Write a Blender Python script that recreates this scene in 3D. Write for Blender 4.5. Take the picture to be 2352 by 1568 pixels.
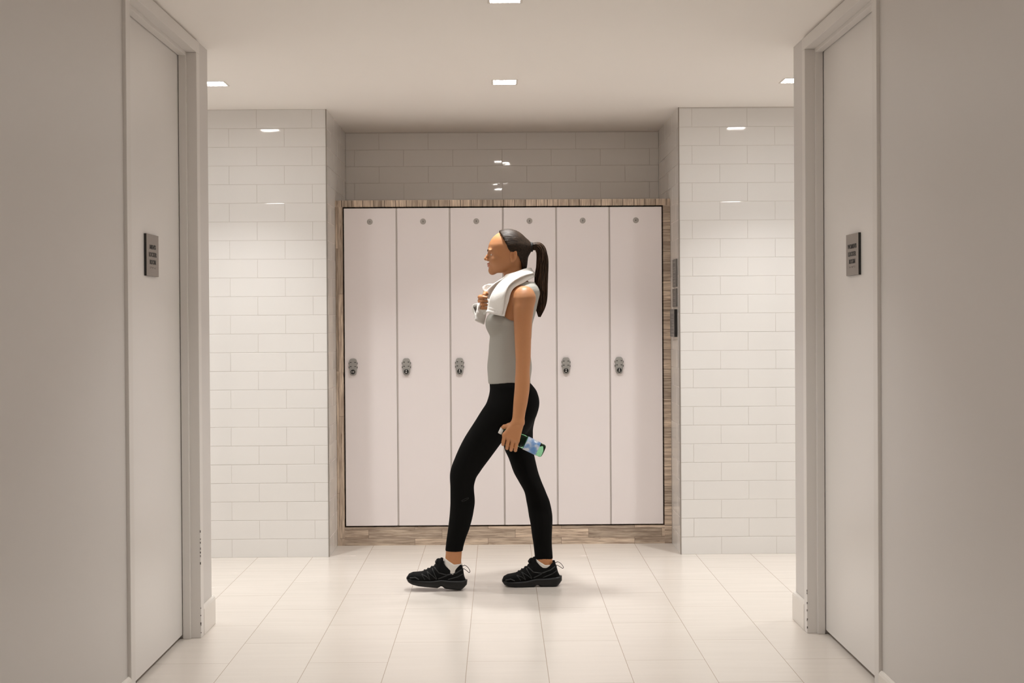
import bpy, bmesh, math, random
import numpy as np
from mathutils import Vector, Matrix

random.seed(7)
rng = np.random.default_rng(7)
scene = bpy.context.scene
for _o in list(bpy.data.objects):
    bpy.data.objects.remove(_o)
COL = scene.collection
PI = math.pi

# ------------------------------------------------------------------ camera, world, exposure
CAM_H = 1.286
YAW, PITCH, ROLL, FOC = .0059, .0082, .0064, 2960.0


def make_camera():
    fw = Vector((math.sin(YAW) * math.cos(PITCH), math.cos(YAW) * math.cos(PITCH), -math.sin(PITCH)))
    r = fw.cross(Vector((0, 0, 1))).normalized()
    u = r.cross(fw)
    c, s = math.cos(ROLL), math.sin(ROLL)
    r2, u2 = r * c - u * s, r * s + u * c
    cd = bpy.data.cameras.new('camera')
    cd.sensor_width = 36
    cd.sensor_fit = 'HORIZONTAL'
    cd.lens = FOC / 2352 * 36
    cd.shift_x = (1176 - 1163.62) / 2352
    cd.shift_y = (759.16 - 784) / 2352
    cd.clip_start = .05
    o = bpy.data.objects.new('camera', cd)
    COL.objects.link(o)
    m = Matrix((r2, u2, -fw)).transposed().to_4x4()
    m.translation = (0, 0, CAM_H)
    o.matrix_world = m
    scene.camera = o


make_camera()
wd = bpy.data.worlds.new('world')
wd.use_nodes = True
wd.node_tree.nodes['Background'].inputs[0].default_value = (0, 0, 0, 1)
wd.node_tree.nodes['Background'].inputs[1].default_value = 0
scene.world = wd
vs = scene.view_settings
vs.view_transform = 'Standard'
vs.look = 'None'
vs.gamma = 1
vs.use_curve_mapping = False
vs.exposure = 0.09
scene.cycles.max_bounces = 16
scene.cycles.diffuse_bounces = 12      # pale room: let the light keep bouncing
LAMP_POWER = 8.0          # watts per recessed downlight
LAMP_COLOR = (1.0, .99, .965)
LAMP_SPREAD = 104
LENS_GLOW = 100             # the opal lens's own wide, soft light
LAMPS_ACROSS = [-2.78, -1.373, .035, 1.442, 2.85]     # row over the cross passage, at y = 6.26
LAMP_ROW_Y = 6.26
LAMPS_ALONG = [(.029, 4.637), (.029, 1.40), (.029, -.22)]                 # row over the near corridor: first is seen, the rest added for bounce light
LS = .112                  # side of the square lens

# ------------------------------------------------------------------ helpers


def link(o, parent=None):
    COL.objects.link(o)
    if parent is not None:
        o.parent = parent
    return o


def tag(o, label=None, cat=None, group=None, kind=None):
    if label:
        o['label'] = label
    if cat:
        o['category'] = cat
    if group:
        o['group'] = group
    if kind:
        o['kind'] = kind
    return o


def thing(name, label, cat, loc=(0, 0, 0), group=None):
    o = bpy.data.objects.new(name, None)
    o.empty_display_size = .05
    o.location = loc
    link(o)
    return tag(o, label, cat, group)


class MB:
    """collects geometry in world coordinates, builds ONE mesh object"""

    def __init__(self):
        self.v, self.f, self.m, self.sm = [], [], [], []

    def add(self, verts, faces, mi=0, smooth=False):
        b = len(self.v)
        self.v += [tuple(map(float, p)) for p in verts]
        self.f += [tuple(b + i for i in q) for q in faces]
        self.m += [mi] * len(faces)
        self.sm += [smooth] * len(faces)
        return self

    def box(self, lo, hi, mi=0):
        x0, y0, z0 = lo
        x1, y1, z1 = hi
        v = [(x0, y0, z0), (x1, y0, z0), (x1, y1, z0), (x0, y1, z0), (x0, y0, z1), (x1, y0, z1), (x1, y1, z1), (x0, y1, z1)]
        f = [(0, 3, 2, 1), (4, 5, 6, 7), (0, 1, 5, 4), (1, 2, 6, 5), (2, 3, 7, 6), (3, 0, 4, 7)]
        return self.add(v, f, mi)

    def quad(self, a, b, c, d, mi=0):
        return self.add([a, b, c, d], [(0, 1, 2, 3)], mi)

    def prism(self, poly, axis, a0, a1, mi=0):
        """extrude a polygon given in the other two axes"""
        n = len(poly)

        def P(p, a):
            q = list(p)
            q.insert(axis, a)
            return q
        v = [P(p, a0) for p in poly] + [P(p, a1) for p in poly]
        f = [tuple(range(n))[::-1], tuple(range(n, 2 * n))]
        f += [(i, (i + 1) % n, n + (i + 1) % n, n + i) for i in range(n)]
        return self.add(v, f, mi)

    def tube(self, pts, rad, seg=8, mi=0, cap=True, flat=1.0):
        pts = [Vector(p) for p in pts]
        n = len(pts)
        rad = [rad] * n if not hasattr(rad, '__len__') else list(rad)
        t = [(pts[min(i + 1, n - 1)] - pts[max(i - 1, 0)]).normalized() for i in range(n)]
        ref = Vector((0, 0, 1)) if abs(t[0].z) < .9 else Vector((1, 0, 0))
        nrm = t[0].cross(ref).normalized()
        v, f = [], []
        for i in range(n):
            nrm = (nrm - t[i] * nrm.dot(t[i])).normalized()
            bi = t[i].cross(nrm)
            for k in range(seg):
                a = 2 * PI * k / seg
                v.append(pts[i] + (nrm * math.cos(a) * flat + bi * math.sin(a)) * rad[i])
        for i in range(n - 1):
            for k in range(seg):
                k2 = (k + 1) % seg
                f.append((i * seg + k, i * seg + k2, (i + 1) * seg + k2, (i + 1) * seg + k))
        if cap:
            f.append(tuple(range(seg))[::-1])
            f.append(tuple((n - 1) * seg + k for k in range(seg)))
        return self.add(v, f, mi, True)

    def lathe(self, prof, org, axis, seg=32, mi=0, cap=True):
        """prof: (s along axis, radius)"""
        org, ax = Vector(org), Vector(axis).normalized()
        e1 = ax.orthogonal().normalized()
        e2 = ax.cross(e1)
        v, f = [], []
        n = len(prof)
        for s, r in prof:
            for k in range(seg):
                a = 2 * PI * k / seg
                v.append(org + ax * s + (e1 * math.cos(a) + e2 * math.sin(a)) * r)
        for i in range(n - 1):
            for k in range(seg):
                k2 = (k + 1) % seg
                f.append((i * seg + k, i * seg + k2, (i + 1) * seg + k2, (i + 1) * seg + k))
        if cap:
            f.append(tuple(range(seg))[::-1])
            f.append(tuple((n - 1) * seg + k for k in range(seg)))
        return self.add(v, f, mi, True)

    def build(self, name, mats, parent=None, org=None, bevel=0, bseg=2, recalc=True):
        """org: world location of the parent's origin (defaults to the parent's location)"""
        if org is None:
            org = tuple(parent.location) if parent is not None else (0, 0, 0)
            if parent is not None and parent.parent is not None:
                org = tuple(Vector(org) + parent.parent.location)
        me = bpy.data.meshes.new(name)
        me.from_pydata([(p[0] - org[0], p[1] - org[1], p[2] - org[2]) for p in self.v], [], self.f)
        if not isinstance(mats, (list, tuple)):
            mats = [mats]
        for m in mats:
            me.materials.append(m)
        me.polygons.foreach_set('material_index', self.m)
        me.polygons.foreach_set('use_smooth', self.sm)
        if recalc:
            bm = bmesh.new()
            bm.from_mesh(me)
            bmesh.ops.recalc_face_normals(bm, faces=bm.faces)
            bm.to_mesh(me)
            bm.free()
        me.update()
        o = bpy.data.objects.new(name, me)
        link(o, parent)
        if bevel:
            b = o.modifiers.new('edge', 'BEVEL')
            b.width = bevel
            b.segments = bseg
            b.limit_method = 'ANGLE'
            b.angle_limit = math.radians(40)
        return o


def copy_tree(o, parent=None):
    c = o.copy()
    COL.objects.link(c)
    if parent is not None:
        c.parent = parent
    for ch in list(o.children):
        copy_tree(ch, c)
    return c


def text_mesh(txt, size, xs=1.0, extrude=.0004, bold=0.0, spacing=1.0):
    cu = bpy.data.curves.new('lettering', 'FONT')
    cu.body = txt
    cu.size = size
    cu.align_x = 'CENTER'
    cu.align_y = 'CENTER'
    cu.extrude = extrude
    cu.offset = bold
    cu.space_character = spacing
    ob = bpy.data.objects.new('lettering', cu)
    COL.objects.link(ob)
    dg = bpy.context.evaluated_depsgraph_get()
    me = bpy.data.meshes.new_from_object(ob.evaluated_get(dg))
    bpy.data.objects.remove(ob)
    me.transform(Matrix.Diagonal((xs, 1, 1, 1)))
    return me


# ------------------------------------------------------------------ materials
def new_mat(name):
    m = bpy.data.materials.new(name)
    m.use_nodes = True
    nt = m.node_tree
    return m, nt, nt.nodes['Principled BSDF'], nt.nodes, nt.links


def simple(name, col, rough=.5, metal=0, spec=.5, noise=0.0, nscale=8, bump=0.0, bscale=200, coat=0, sheen=0):
    m, nt, b, N, L = new_mat(name)
    b.inputs['Base Color'].default_value = (*col, 1)
    b.inputs['Roughness'].default_value = rough
    b.inputs['Metallic'].default_value = metal
    b.inputs['Specular IOR Level'].default_value = spec
    if coat:
        b.inputs['Coat Weight'].default_value = coat
        b.inputs['Coat Roughness'].default_value = .08
    if sheen:
        b.inputs['Sheen Weight'].default_value = sheen
    tc = N.new('ShaderNodeTexCoord')
    if noise:
        n = N.new('ShaderNodeTexNoise')
        n.inputs['Scale'].default_value = nscale
        n.inputs['Detail'].default_value = 4
        L.new(tc.outputs['Object'], n.inputs['Vector'])
        mx = N.new('ShaderNodeMix')
        mx.data_type = 'RGBA'
        mx.inputs[6].default_value = (*[c * (1 - noise) for c in col], 1)
        mx.inputs[7].default_value = (*[min(1, c * (1 + noise)) for c in col], 1)
        L.new(n.outputs['Fac'], mx.inputs[0])
        L.new(mx.outputs[2], b.inputs['Base Color'])
    if bump:
        n2 = N.new('ShaderNodeTexNoise')
        n2.inputs['Scale'].default_value = bscale
        n2.inputs['Detail'].default_value = 3
        L.new(tc.outputs['Object'], n2.inputs['Vector'])
        bp = N.new('ShaderNodeBump')
        bp.inputs['Strength'].default_value = bump
        bp.inputs['Distance'].default_value = .002
        L.new(n2.outputs['Fac'], bp.inputs['Height'])
        L.new(bp.outputs['Normal'], b.inputs['Normal'])
    return m


def swizzle(N, L, u, v, du=0, dv=0):
    """object-space vector re-ordered so that x = along, y = across"""
    tc = N.new('ShaderNodeTexCoord')
    sx = N.new('ShaderNodeSeparateXYZ')
    L.new(tc.outputs['Object'], sx.inputs[0])
    cb = N.new('ShaderNodeCombineXYZ')
    for idx, (ax, d) in enumerate(((u, du), (v, dv))):
        a = N.new('ShaderNodeMath')
        a.operation = 'ADD'
        a.inputs[1].default_value = d
        L.new(sx.outputs['XYZ'.index(ax)], a.inputs[0])
        L.new(a.outputs[0], cb.inputs[idx])
    return cb


def wood(name, u, v, length, width, du=0.0, dv=0.0, joint=.0009):
    """porcelain plank tile printed with a weathered wood pattern; u along the grain, v across"""
    m, nt, b, N, L = new_mat(name)
    cb = swizzle(N, L, u, v, 20 + du, 20 + dv)
    br = N.new('ShaderNodeTexBrick')
    br.offset = .37
    br.inputs['Color1'].default_value = (0, 0, 0, 1)
    br.inputs['Color2'].default_value = (1, 1, 1, 1)
    br.inputs['Mortar'].default_value = (.5, .5, .5, 1)
    br.inputs['Scale'].default_value = 1
    br.inputs['Mortar Size'].default_value = joint
    br.inputs['Mortar Smooth'].default_value = .3
    br.inputs['Brick Width'].default_value = length
    br.inputs['Row Height'].default_value = width
    L.new(cb.outputs[0], br.inputs['Vector'])
    # grain
    mp = N.new('ShaderNodeMapping')
    mp.inputs['Scale'].default_value = (8, 105, 1)
    L.new(cb.outputs[0], mp.inputs['Vector'])
    off = N.new('ShaderNodeVectorMath')
    off.operation = 'MULTIPLY_ADD'
    off.inputs[1].default_value = (31, 17, 9)
    L.new(br.outputs['Color'], off.inputs[0])
    L.new(mp.outputs[0], off.inputs[2])
    n = N.new('ShaderNodeTexNoise')
    n.inputs['Scale'].default_value = 1
    n.inputs['Detail'].default_value = 7
    n.inputs['Roughness'].default_value = .62
    n.inputs['Distortion'].default_value = .6
    L.new(off.outputs[0], n.inputs['Vector'])
    cr = N.new('ShaderNodeValToRGB')
    e = cr.color_ramp.elements
    e[0].position, e[0].color = .22, (.17, .12, .08, 1)
    e[1].position, e[1].color = .74, (.70, .59, .485, 1)
    for p, c in ((.34, (.39, .30, .22)), (.46, (.52, .42, .325)), (.58, (.61, .505, .40))):
        x = e.new(p)
        x.color = (*c, 1)
    L.new(n.outputs['Fac'], cr.inputs[0])
    # broad patches, rust and grey
    n2 = N.new('ShaderNodeTexNoise')
    n2.inputs['Scale'].default_value = 9
    L.new(off.outputs[0], n2.inputs['Vector'])
    n3 = N.new('ShaderNodeTexNoise')
    n3.inputs['Scale'].default_value = .9
    n3.inputs['Detail'].default_value = 3
    L.new(off.outputs[0], n3.inputs['Vector'])
    cr3 = N.new('ShaderNodeValToRGB')
    cr3.color_ramp.elements[0].position = .40
    cr3.color_ramp.elements[0].color = (.74, .66, .60, 1)
    cr3.color_ramp.elements[1].position = .62
    cr3.color_ramp.elements[1].color = (1.12, 1.06, .98, 1)
    L.new(n3.outputs['Fac'], cr3.inputs[0])
    mu = N.new('ShaderNodeMix')
    mu.data_type = 'RGBA'
    mu.blend_type = 'MULTIPLY'
    mu.inputs[0].default_value = 1
    L.new(cr.outputs[0], mu.inputs[6])
    L.new(cr3.outputs[0], mu.inputs[7])
    hs = N.new('ShaderNodeHueSaturation')
    hs.inputs['Saturation'].default_value = .84
    vr = N.new('ShaderNodeMapRange')
    vr.inputs['To Min'].default_value = .74
    vr.inputs['To Max'].default_value = 1.2
    L.new(br.outputs['Color'], vr.inputs['Value'])
    L.new(vr.outputs[0], hs.inputs['Value'])
    # dark weathered cracks along the grain
    mp4 = N.new('ShaderNodeMapping')
    mp4.inputs['Scale'].default_value = (3.2, 95, 1)
    L.new(cb.outputs[0], mp4.inputs['Vector'])
    of4 = N.new('ShaderNodeVectorMath')
    of4.operation = 'MULTIPLY_ADD'
    of4.inputs[1].default_value = (13, 7, 19)
    L.new(br.outputs['Color'], of4.inputs[0])
    L.new(mp4.outputs[0], of4.inputs[2])
    n4 = N.new('ShaderNodeTexNoise')
    n4.inputs['Scale'].default_value = 1
    n4.inputs['Detail'].default_value = 6
    n4.inputs['Roughness'].default_value = .7
    n4.inputs['Distortion'].default_value = 1.2
    L.new(of4.outputs[0], n4.inputs['Vector'])
    c4 = N.new('ShaderNodeValToRGB')
    c4.color_ramp.elements[0].position = .33
    c4.color_ramp.elements[0].color = (.28, .21, .16, 1)
    c4.color_ramp.elements[1].position = .40
    c4.color_ramp.elements[1].color = (1, 1, 1, 1)
    L.new(n4.outputs['Fac'], c4.inputs[0])
    mu4 = N.new('ShaderNodeMix')
    mu4.data_type = 'RGBA'
    mu4.blend_type = 'MULTIPLY'
    mu4.inputs[0].default_value = 1
    L.new(mu.outputs[2], mu4.inputs[6])
    L.new(c4.outputs[0], mu4.inputs[7])
    L.new(mu4.outputs[2], hs.inputs['Color'])
    jm = N.new('ShaderNodeMix')
    jm.data_type = 'RGBA'
    L.new(br.outputs['Fac'], jm.inputs[0])
    L.new(hs.outputs[0], jm.inputs[6])
    jm.inputs[7].default_value = (.12, .085, .06, 1)
    L.new(jm.outputs[2], b.inputs['Base Color'])
    b.inputs['Roughness'].default_value = .45
    bp = N.new('ShaderNodeBump')
    bp.inputs['Strength'].default_value = .25
    bp.inputs['Distance'].default_value = .002
    L.new(n.outputs['Fac'], bp.inputs['Height'])
    L.new(bp.outputs['Normal'], b.inputs['Normal'])
    return m


def floor_mat():
    m, nt, b, N, L = new_mat('pale_porcelain_floor_tile')
    # planks run along Y, rows across X; joints measured on the floor
    cb = swizzle(N, L, 'Y', 'X', -5.15 + 12.0, .128 + .299 * 20)
    br = N.new('ShaderNodeTexBrick')
    br.offset = .5
    br.inputs['Color1'].default_value = (0, 0, 0, 1)
    br.inputs['Color2'].default_value = (1, 1, 1, 1)
    br.inputs['Mortar'].default_value = (.5, .5, .5, 1)
    br.inputs['Scale'].default_value = 1
    br.inputs['Mortar Size'].default_value = .0013
    br.inputs['Mortar Smooth'].default_value = .2
    br.inputs['Brick Width'].default_value = .6
    br.inputs['Row Height'].default_value = .299
    L.new(cb.outputs[0], br.inputs['Vector'])
    mp = N.new('ShaderNodeMapping')
    mp.inputs['Scale'].default_value = (26, 2.2, 1)
    L.new(cb.outputs[0], mp.inputs['Vector'])
    n = N.new('ShaderNodeTexNoise')
    n.inputs['Scale'].default_value = 1
    n.inputs['Detail'].default_value = 5
    L.new(mp.outputs[0], n.inputs['Vector'])
    mx = N.new('ShaderNodeMix')
    mx.data_type = 'RGBA'
    mx.inputs[6].default_value = (.63, .58, .53, 1)
    mx.inputs[7].default_value = (.72, .67, .62, 1)
    ad = N.new('ShaderNodeMath')
    ad.operation = 'MULTIPLY_ADD'
    ad.inputs[1].default_value = .25
    L.new(br.outputs['Color'], ad.inputs[0])
    s2 = N.new('ShaderNodeMath')
    s2.operation = 'MULTIPLY'
    s2.inputs[1].default_value = .5
    L.new(n.outputs['Fac'], s2.inputs[0])
    L.new(s2.outputs[0], ad.inputs[2])
    L.new(ad.outputs[0], mx.inputs[0])
    jm = N.new('ShaderNodeMix')
    jm.data_type = 'RGBA'
    L.new(br.outputs['Fac'], jm.inputs[0])
    L.new(mx.outputs[2], jm.inputs[6])
    jm.inputs[7].default_value = (.40, .33, .26, 1)
    L.new(jm.outputs[2], b.inputs['Base Color'])
    rr = N.new('ShaderNodeMapRange')
    rr.inputs['To Min'].default_value = .20
    rr.inputs['To Max'].default_value = .30
    L.new(n.outputs['Fac'], rr.inputs['Value'])
    L.new(rr.outputs[0], b.inputs['Roughness'])
    bp = N.new('ShaderNodeBump')
    bp.inputs['Strength'].default_value = .4
    bp.inputs['Distance'].default_value = .001
    bp.invert = True
    L.new(br.outputs['Fac'], bp.inputs['Height'])
    L.new(bp.outputs['Normal'], b.inputs['Normal'])
    return m


M = {}
M['floor'] = floor_mat()
M['ceiling'] = simple('matte_ceiling_paint', (.90, .87, .835), .9, noise=.01, nscale=1.5)
M['wall'] = simple('satin_wall_paint', (.62, .597, .578), .42, noise=.012, nscale=2, bump=.03, bscale=60)
M['frame'] = simple('painted_metal_frame', (.70, .675, .65), .38)
M['door'] = simple('satin_white_door_paint', (.72, .70, .68), .30, noise=.012, nscale=3)
M['base'] = simple('painted_baseboard', (.76, .725, .68), .4)
M['tile'] = simple('glossy_white_tile', (.775, .762, .745), .03, noise=.012, nscale=1.3)
M['grout'] = simple('pale_grout', (.62,.59,.56), .8)
M['edge'] = simple('brushed_edge_strip', (.33, .30, .27), .35, metal=.6)
M['wood_v'] = wood('weathered_wood_upright_grain', 'Z', 'X', .70, .042, 0, .012)
M['wood_top'] = wood('weathered_wood_cross_blocks', 'Z', 'X', 1.9, .062, .6, .02, .0022)
M['wood_side'] = wood('weathered_wood_stacked_blocks', 'X', 'Z', 1.7, .056, .5, .0, .0016)
M['wood_h'] = wood('weathered_wood_lengthwise', 'X', 'Z', .42, .051, .1, .004)
M['locker_door'] = simple('pale_laminate', (.83, .775, .775), .24, noise=.008, nscale=2)
M['locker_body'] = simple('grey_carcass_board', (.55, .51, .48), .5)
M['grey_plastic'] = simple('grey_lock_plastic', (.33, .32, .30), .38)
M['disc'] = simple('grey_disc', (.40, .37, .345), .4)
M['black'] = simple('black_plastic', (.012, .011, .010), .35)
M['white_mark'] = simple('white_marking', (.8, .78, .75), .5)
M['sign_face'] = simple('taupe_sign_face', (.27, .24, .215), .42, noise=.04, nscale=20)
M['ink'] = simple('dark_raised_lettering', (.02, .018, .016), .5)
M['sign_grey'] = simple('dark_grey_sign_plate', (.12, .115, .105), .4)
M['sign_print'] = simple('pale_sign_print', (.24, .23, .215), .45)
M['chip'] = simple('bare_metal_chips', (.05, .045, .04), .6)
M['dark'] = simple('dark_void', (.05, .045, .04), .9)


def emit(name, col, s):
    m, nt, b, N, L = new_mat(name)
    b.inputs['Base Color'].default_value = (.9, .9, .9, 1)
    b.inputs['Emission Color'].default_value = (*col, 1)
    b.inputs['Emission Strength'].default_value = s
    return m


M['lens'] = emit('lit_lens', LAMP_COLOR, LENS_GLOW)
M['reflector'] = simple('white_lamp_trim', (.74, .70, .65), .5)

# ------------------------------------------------------------------ room shell
CE = 2.44
BW = 7.03            # tiled wall behind the passage
NB = 7.905           # back of the niche
NX0, NX1 = -.933, .985
XE0, XE1 = -3.3, 3.35     # ends of the cross passage
WL, WR = -1.232, 1.262    # corridor wall faces
CY = 5.49            # where the corridor walls stop
YB = -1.2            # behind the camera

# floor slab
mb = MB().box((XE0 - .1, YB - .1, -.06), (XE1 + .1, NB + .1, 0))
tag(mb.build('floor', M['floor']), kind='structure')

# ceiling slab with square openings for the downlights
holes = [(x, LAMP_ROW_Y) for x in LAMPS_ACROSS] + list(LAMPS_ALONG)


def ceiling():
    hs = LS / 2
    xs = sorted({XE0 - .1, XE1 + .1} | {round(x + s * hs, 5) for x, y in holes for s in (-1, 1)})
    ys = sorted({YB - .1, NB + .1} | {round(y + s * hs, 5) for x, y in holes for s in (-1, 1)})
    mb = MB()
    for i in range(len(xs) - 1):
        for j in range(len(ys) - 1):
            cx, cy = (xs[i] + xs[i + 1]) / 2, (ys[j] + ys[j + 1]) / 2
            if any(abs(cx - x) < hs and abs(cy - y) < hs for x, y in holes):
                continue
            mb.quad((xs[i], ys[j], CE), (xs[i], ys[j + 1], CE), (xs[i + 1], ys[j + 1], CE), (xs[i + 1], ys[j], CE))
    # opening returns
    for x, y in holes:
        a, b_, c, d = (x - hs, y - hs), (x + hs, y - hs), (x + hs, y + hs), (x - hs, y + hs)
        for p, q in ((a, b_), (b_, c), (c, d), (d, a)):
            mb.quad((*p, CE), (*q, CE), (*q, CE + .02), (*p, CE + .02))
    return mb.build('ceiling', M['ceiling'], recalc=False)


tag(ceiling(), kind='structure')


def tile_wall(name, p0, ud, nd, ulen, z0, z1, u_ref_even, pitch, row0, rowh, thick=.012):
    """individually set 300 x 100 tiles, bevelled, on a grout bed. u measured along ud from p0;
    even courses have a joint at u_ref_even, odd courses half a tile later"""
    p0, ud, nd = Vector(p0), Vector(ud), Vector(nd)
    up = Vector((0, 0, 1))
    mb = MB()

    def P(u, z, n):
        return p0 + ud * u + up * (z - p0.z) + nd * n
    mb.quad(P(0, z0, -.0011), P(ulen, z0, -.0011), P(ulen, z1, -.0011), P(0, z1, -.0011), 1)
    mb.quad(P(0, z0, -thick), P(ulen, z0, -thick), P(ulen, z1, -thick), P(0, z1, -thick), 1)
    for a in (0, ulen):
        mb.quad(P(a, z0, -.0011), P(a, z1, -.0011), P(a, z1, -thick), P(a, z0, -thick), 1)
    g, bv = .0010, .0017
    k0 = int(math.floor((z0 - row0) / rowh + 1e-6))
    k = k0
    while row0 + k * rowh < z1 - .004:
        za, zb = max(z0, row0 + k * rowh + g), min(z1, row0 + (k + 1) * rowh - g)
        ref = u_ref_even + (pitch / 2 if k % 2 else 0)
        j = int(math.floor((0 - ref) / pitch))
        while ref + j * pitch < ulen - .004:
            ua, ub = max(0, ref + j * pitch + g), min(ulen, ref + (j + 1) * pitch - g)
            j += 1
            if ub - ua < .006 or zb - za < .006:
                continue
            t = rng.normal(0, .00022, 4)
            ring = []
            for ins, dep in ((0, -.0010), (bv * .35, -.00028), (bv, 0)):
                ring.append([P(ua + ins, za + ins, dep + t[0]), P(ub - ins, za + ins, dep + t[1]), P(ub - ins, zb - ins, dep + t[2]), P(ua + ins, zb - ins, dep + t[3])])
            v = ring[0] + ring[1] + ring[2]
            f = [(8, 9, 10, 11)]
            for r in (0, 4):
                for q in range(4):
                    q2 = (q + 1) % 4
                    f.append((r + q, r + q2, r + 4 + q2, r + 4 + q))
            mb.add(v, f, 0)
        k += 1
    o = mb.build(name, [M['tile'], M['grout']])
    return tag(o, kind='structure')


RH = .10175
ZR = -.0025
# tiled wall either side of the niche (normal -Y)
tile_wall('wall_back_left', (XE0, BW, 0), (1, 0, 0), (0, -1, 0), NX0 - XE0, 0, CE, -1.464 - XE0, .3015, ZR, RH)
tile_wall('wall_back_right', (NX1, BW, 0), (1, 0, 0), (0, -1, 0), XE1 - NX1, 0, CE, 1.2095 - NX1, .3015, ZR - .005, RH)
tile_wall('wall_niche_back', (NX0, NB, 0), (1, 0, 0), (0, -1, 0), NX1 - NX0, 1.9, CE, -.879 - NX0, .3015, 2.332 - 23 * .1015 - .0, .1015)
tile_wall('wall_niche_left', (NX0, NB, 0), (0, -1, 0), (1, 0, 0), NB - BW - .004, 0, CE, .10, .3015, ZR, RH)
tile_wall('wall_niche_right', (NX1, BW + .004, 0), (0, 1, 0), (-1, 0, 0), NB - BW - .004, 0, CE, .115, .3015, ZR, RH)
# metal edge strips on the niche corners
for i, x in ((1, NX0), (2, NX1)):
    s = 1 if i == 1 else -1
    xa, xb = x + s * .0014, x - s * .0045
    mb = MB().box((min(xa, xb), BW - .0022, 0.001), (max(xa, xb), BW + .006, CE - .001))
    tag(mb.build('trim_%d' % i, M['edge']), kind='structure')

# ends of the cross passage, and the wall behind the camera
tag(MB().box((XE0 - .1, CY - .12, 0), (XE0, BW, CE)).build('wall_passage_left_end', M['wall']), kind='structure')
tag(MB().box((XE1, CY - .12, 0), (XE1 + .1, BW, CE)).build('wall_passage_right_end', M['wall']), kind='structure')
tag(MB().box((WL - .3, YB - .1, 0), (WR + .3, YB, CE)).build('wall_front', M['wall']), kind='structure')

DO0, DO1, DZ = 4.300, 5.243, 2.380      # clear opening in the corridor walls (y, y, z)
FF = .050                                # frame face width
WT = .16                                 # wall thickness


def corridor_side(side):
    """side -1: left wall with the men's door; +1: right wall with the women's door"""
    s = side
    face = WL if s < 0 else WR
    word = 'left' if s < 0 else 'right'
    far = XE0 if s < 0 else XE1

    def bx(mb, a, b, y0, y1, z0, z1, mi=0):
        # a, b: depth into the wall from its face (negative = towards the corridor)
        xa, xb = face + s * a, face + s * b
        return mb.box((min(xa, xb), y0, z0), (max(xa, xb), y1, z1), mi)
    # the wall: near piece, strip over the door, far piece, and the return that closes the cross passage
    w = MB()
    bx(w, 0, WT, YB, DO0 - .008, 0, CE)
    bx(w, 0, WT, DO1 + .008, CY, 0, CE)
    bx(w, 0, WT, DO0 - .008, DO1 + .008, DZ + .008, CE)
    xa, xb = face + s * WT, far
    w.box((min(xa, xb), CY - WT, 0), (max(xa, xb), CY, CE))
    tag(w.build('wall_' + word, M['wall']), kind='structure')
    # baseboards: flat board with an eased top
    b = MB()
    prof = [(0, 0), (.0135, 0), (.0135, .106), (.010, .114), (.004, .119), (0, .119)]
    poly = [(face - s * d, z) for d, z in prof]
    b.prism(poly, 1, YB, DO0 - FF - .001)
    b.prism(poly, 1, DO1 + FF + .001, CY + .0135)
    # return along the end of the wall
    poly2 = [(CY + d, z) for d, z in prof]
    xe = face - s * .0
    b.prism(poly2, 0, min(xe, far), max(xe, far))
    tag(b.build('baseboard_' + word, M['base'], bevel=.0012), kind='structure')
    # door set: leaf + frame with rebate stop
    d = bpy.data.objects.new('door_1' if s < 0 else 'door_2', None)
    d.empty_display_size = .05
    pl = .073                                  # leaf face sits this far back from the frame face
    fp = -.012                                 # frame face proud of the wall
    d.location = (face + s * (fp + pl), (DO0 + DO1) / 2, 0)
    link(d)
    tag(d, kind='structure')
    lf = MB()
    bx(lf, fp + pl, fp + pl + .044, DO0 + .003, DO1 - .003, .017, DZ - .004)
    lf.build('leaf', M['door'], d, bevel=.0015)
    fr = MB()
    # casing faces (wrap onto the wall), jamb depth, stop
    bx(fr, fp, WT + .006, DO0 - FF, DO0, 0, DZ)
    bx(fr, fp, WT + .006, DO1, DO1 + FF, 0, DZ)
    bx(fr, fp, WT + .006, DO0 - FF, DO1 + FF, DZ, DZ + FF - .002)
    fo = fr.build('frame', M['frame'], d, bevel=.002)
    st = MB()
    bx(st, fp + .040, fp + pl - .0025, DO0 - .001, DO0 + .016, 0, DZ)
    bx(st, fp + .040, fp + pl - .0025, DO1 - .016, DO1 + .001, 0, DZ)
    bx(st, fp + .040, fp + pl - .0025, DO0 + .016, DO1 - .016, DZ - .016, DZ + .001)
    st.build('stop', M['frame'], fo, org=tuple(d.location), bevel=.0018)
    # knocks in the paint along the far jamb's arris
    ch = MB()
    r = random.Random(5 + s)
    zs = [.02, .05, .055, .09, .12] + ([.30, .33, .345, .36, .385, .40, .43] if s < 0 else [.16, .17])
    for z in zs:
        h = r.uniform(.003, .010)
        bx(ch, fp - .0006, fp + r.uniform(.001, .003), DO1 - .0007, DO1 + r.uniform(.001, .003), z, z + h)
    ch.build('paint_chips', M['chip'], fo, org=tuple(d.location))
    # dark closed room behind the leaf
    bk = MB()
    bx(bk, WT + .4, WT + .45, DO0 - .3, DO1 + .3, 0, CE)
    tag(bk.build('wall_behind_door_' + word, M['dark']), kind='structure')


corridor_side(-1)
corridor_side(1)

# ------------------------------------------------------------------ recessed square downlights


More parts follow.
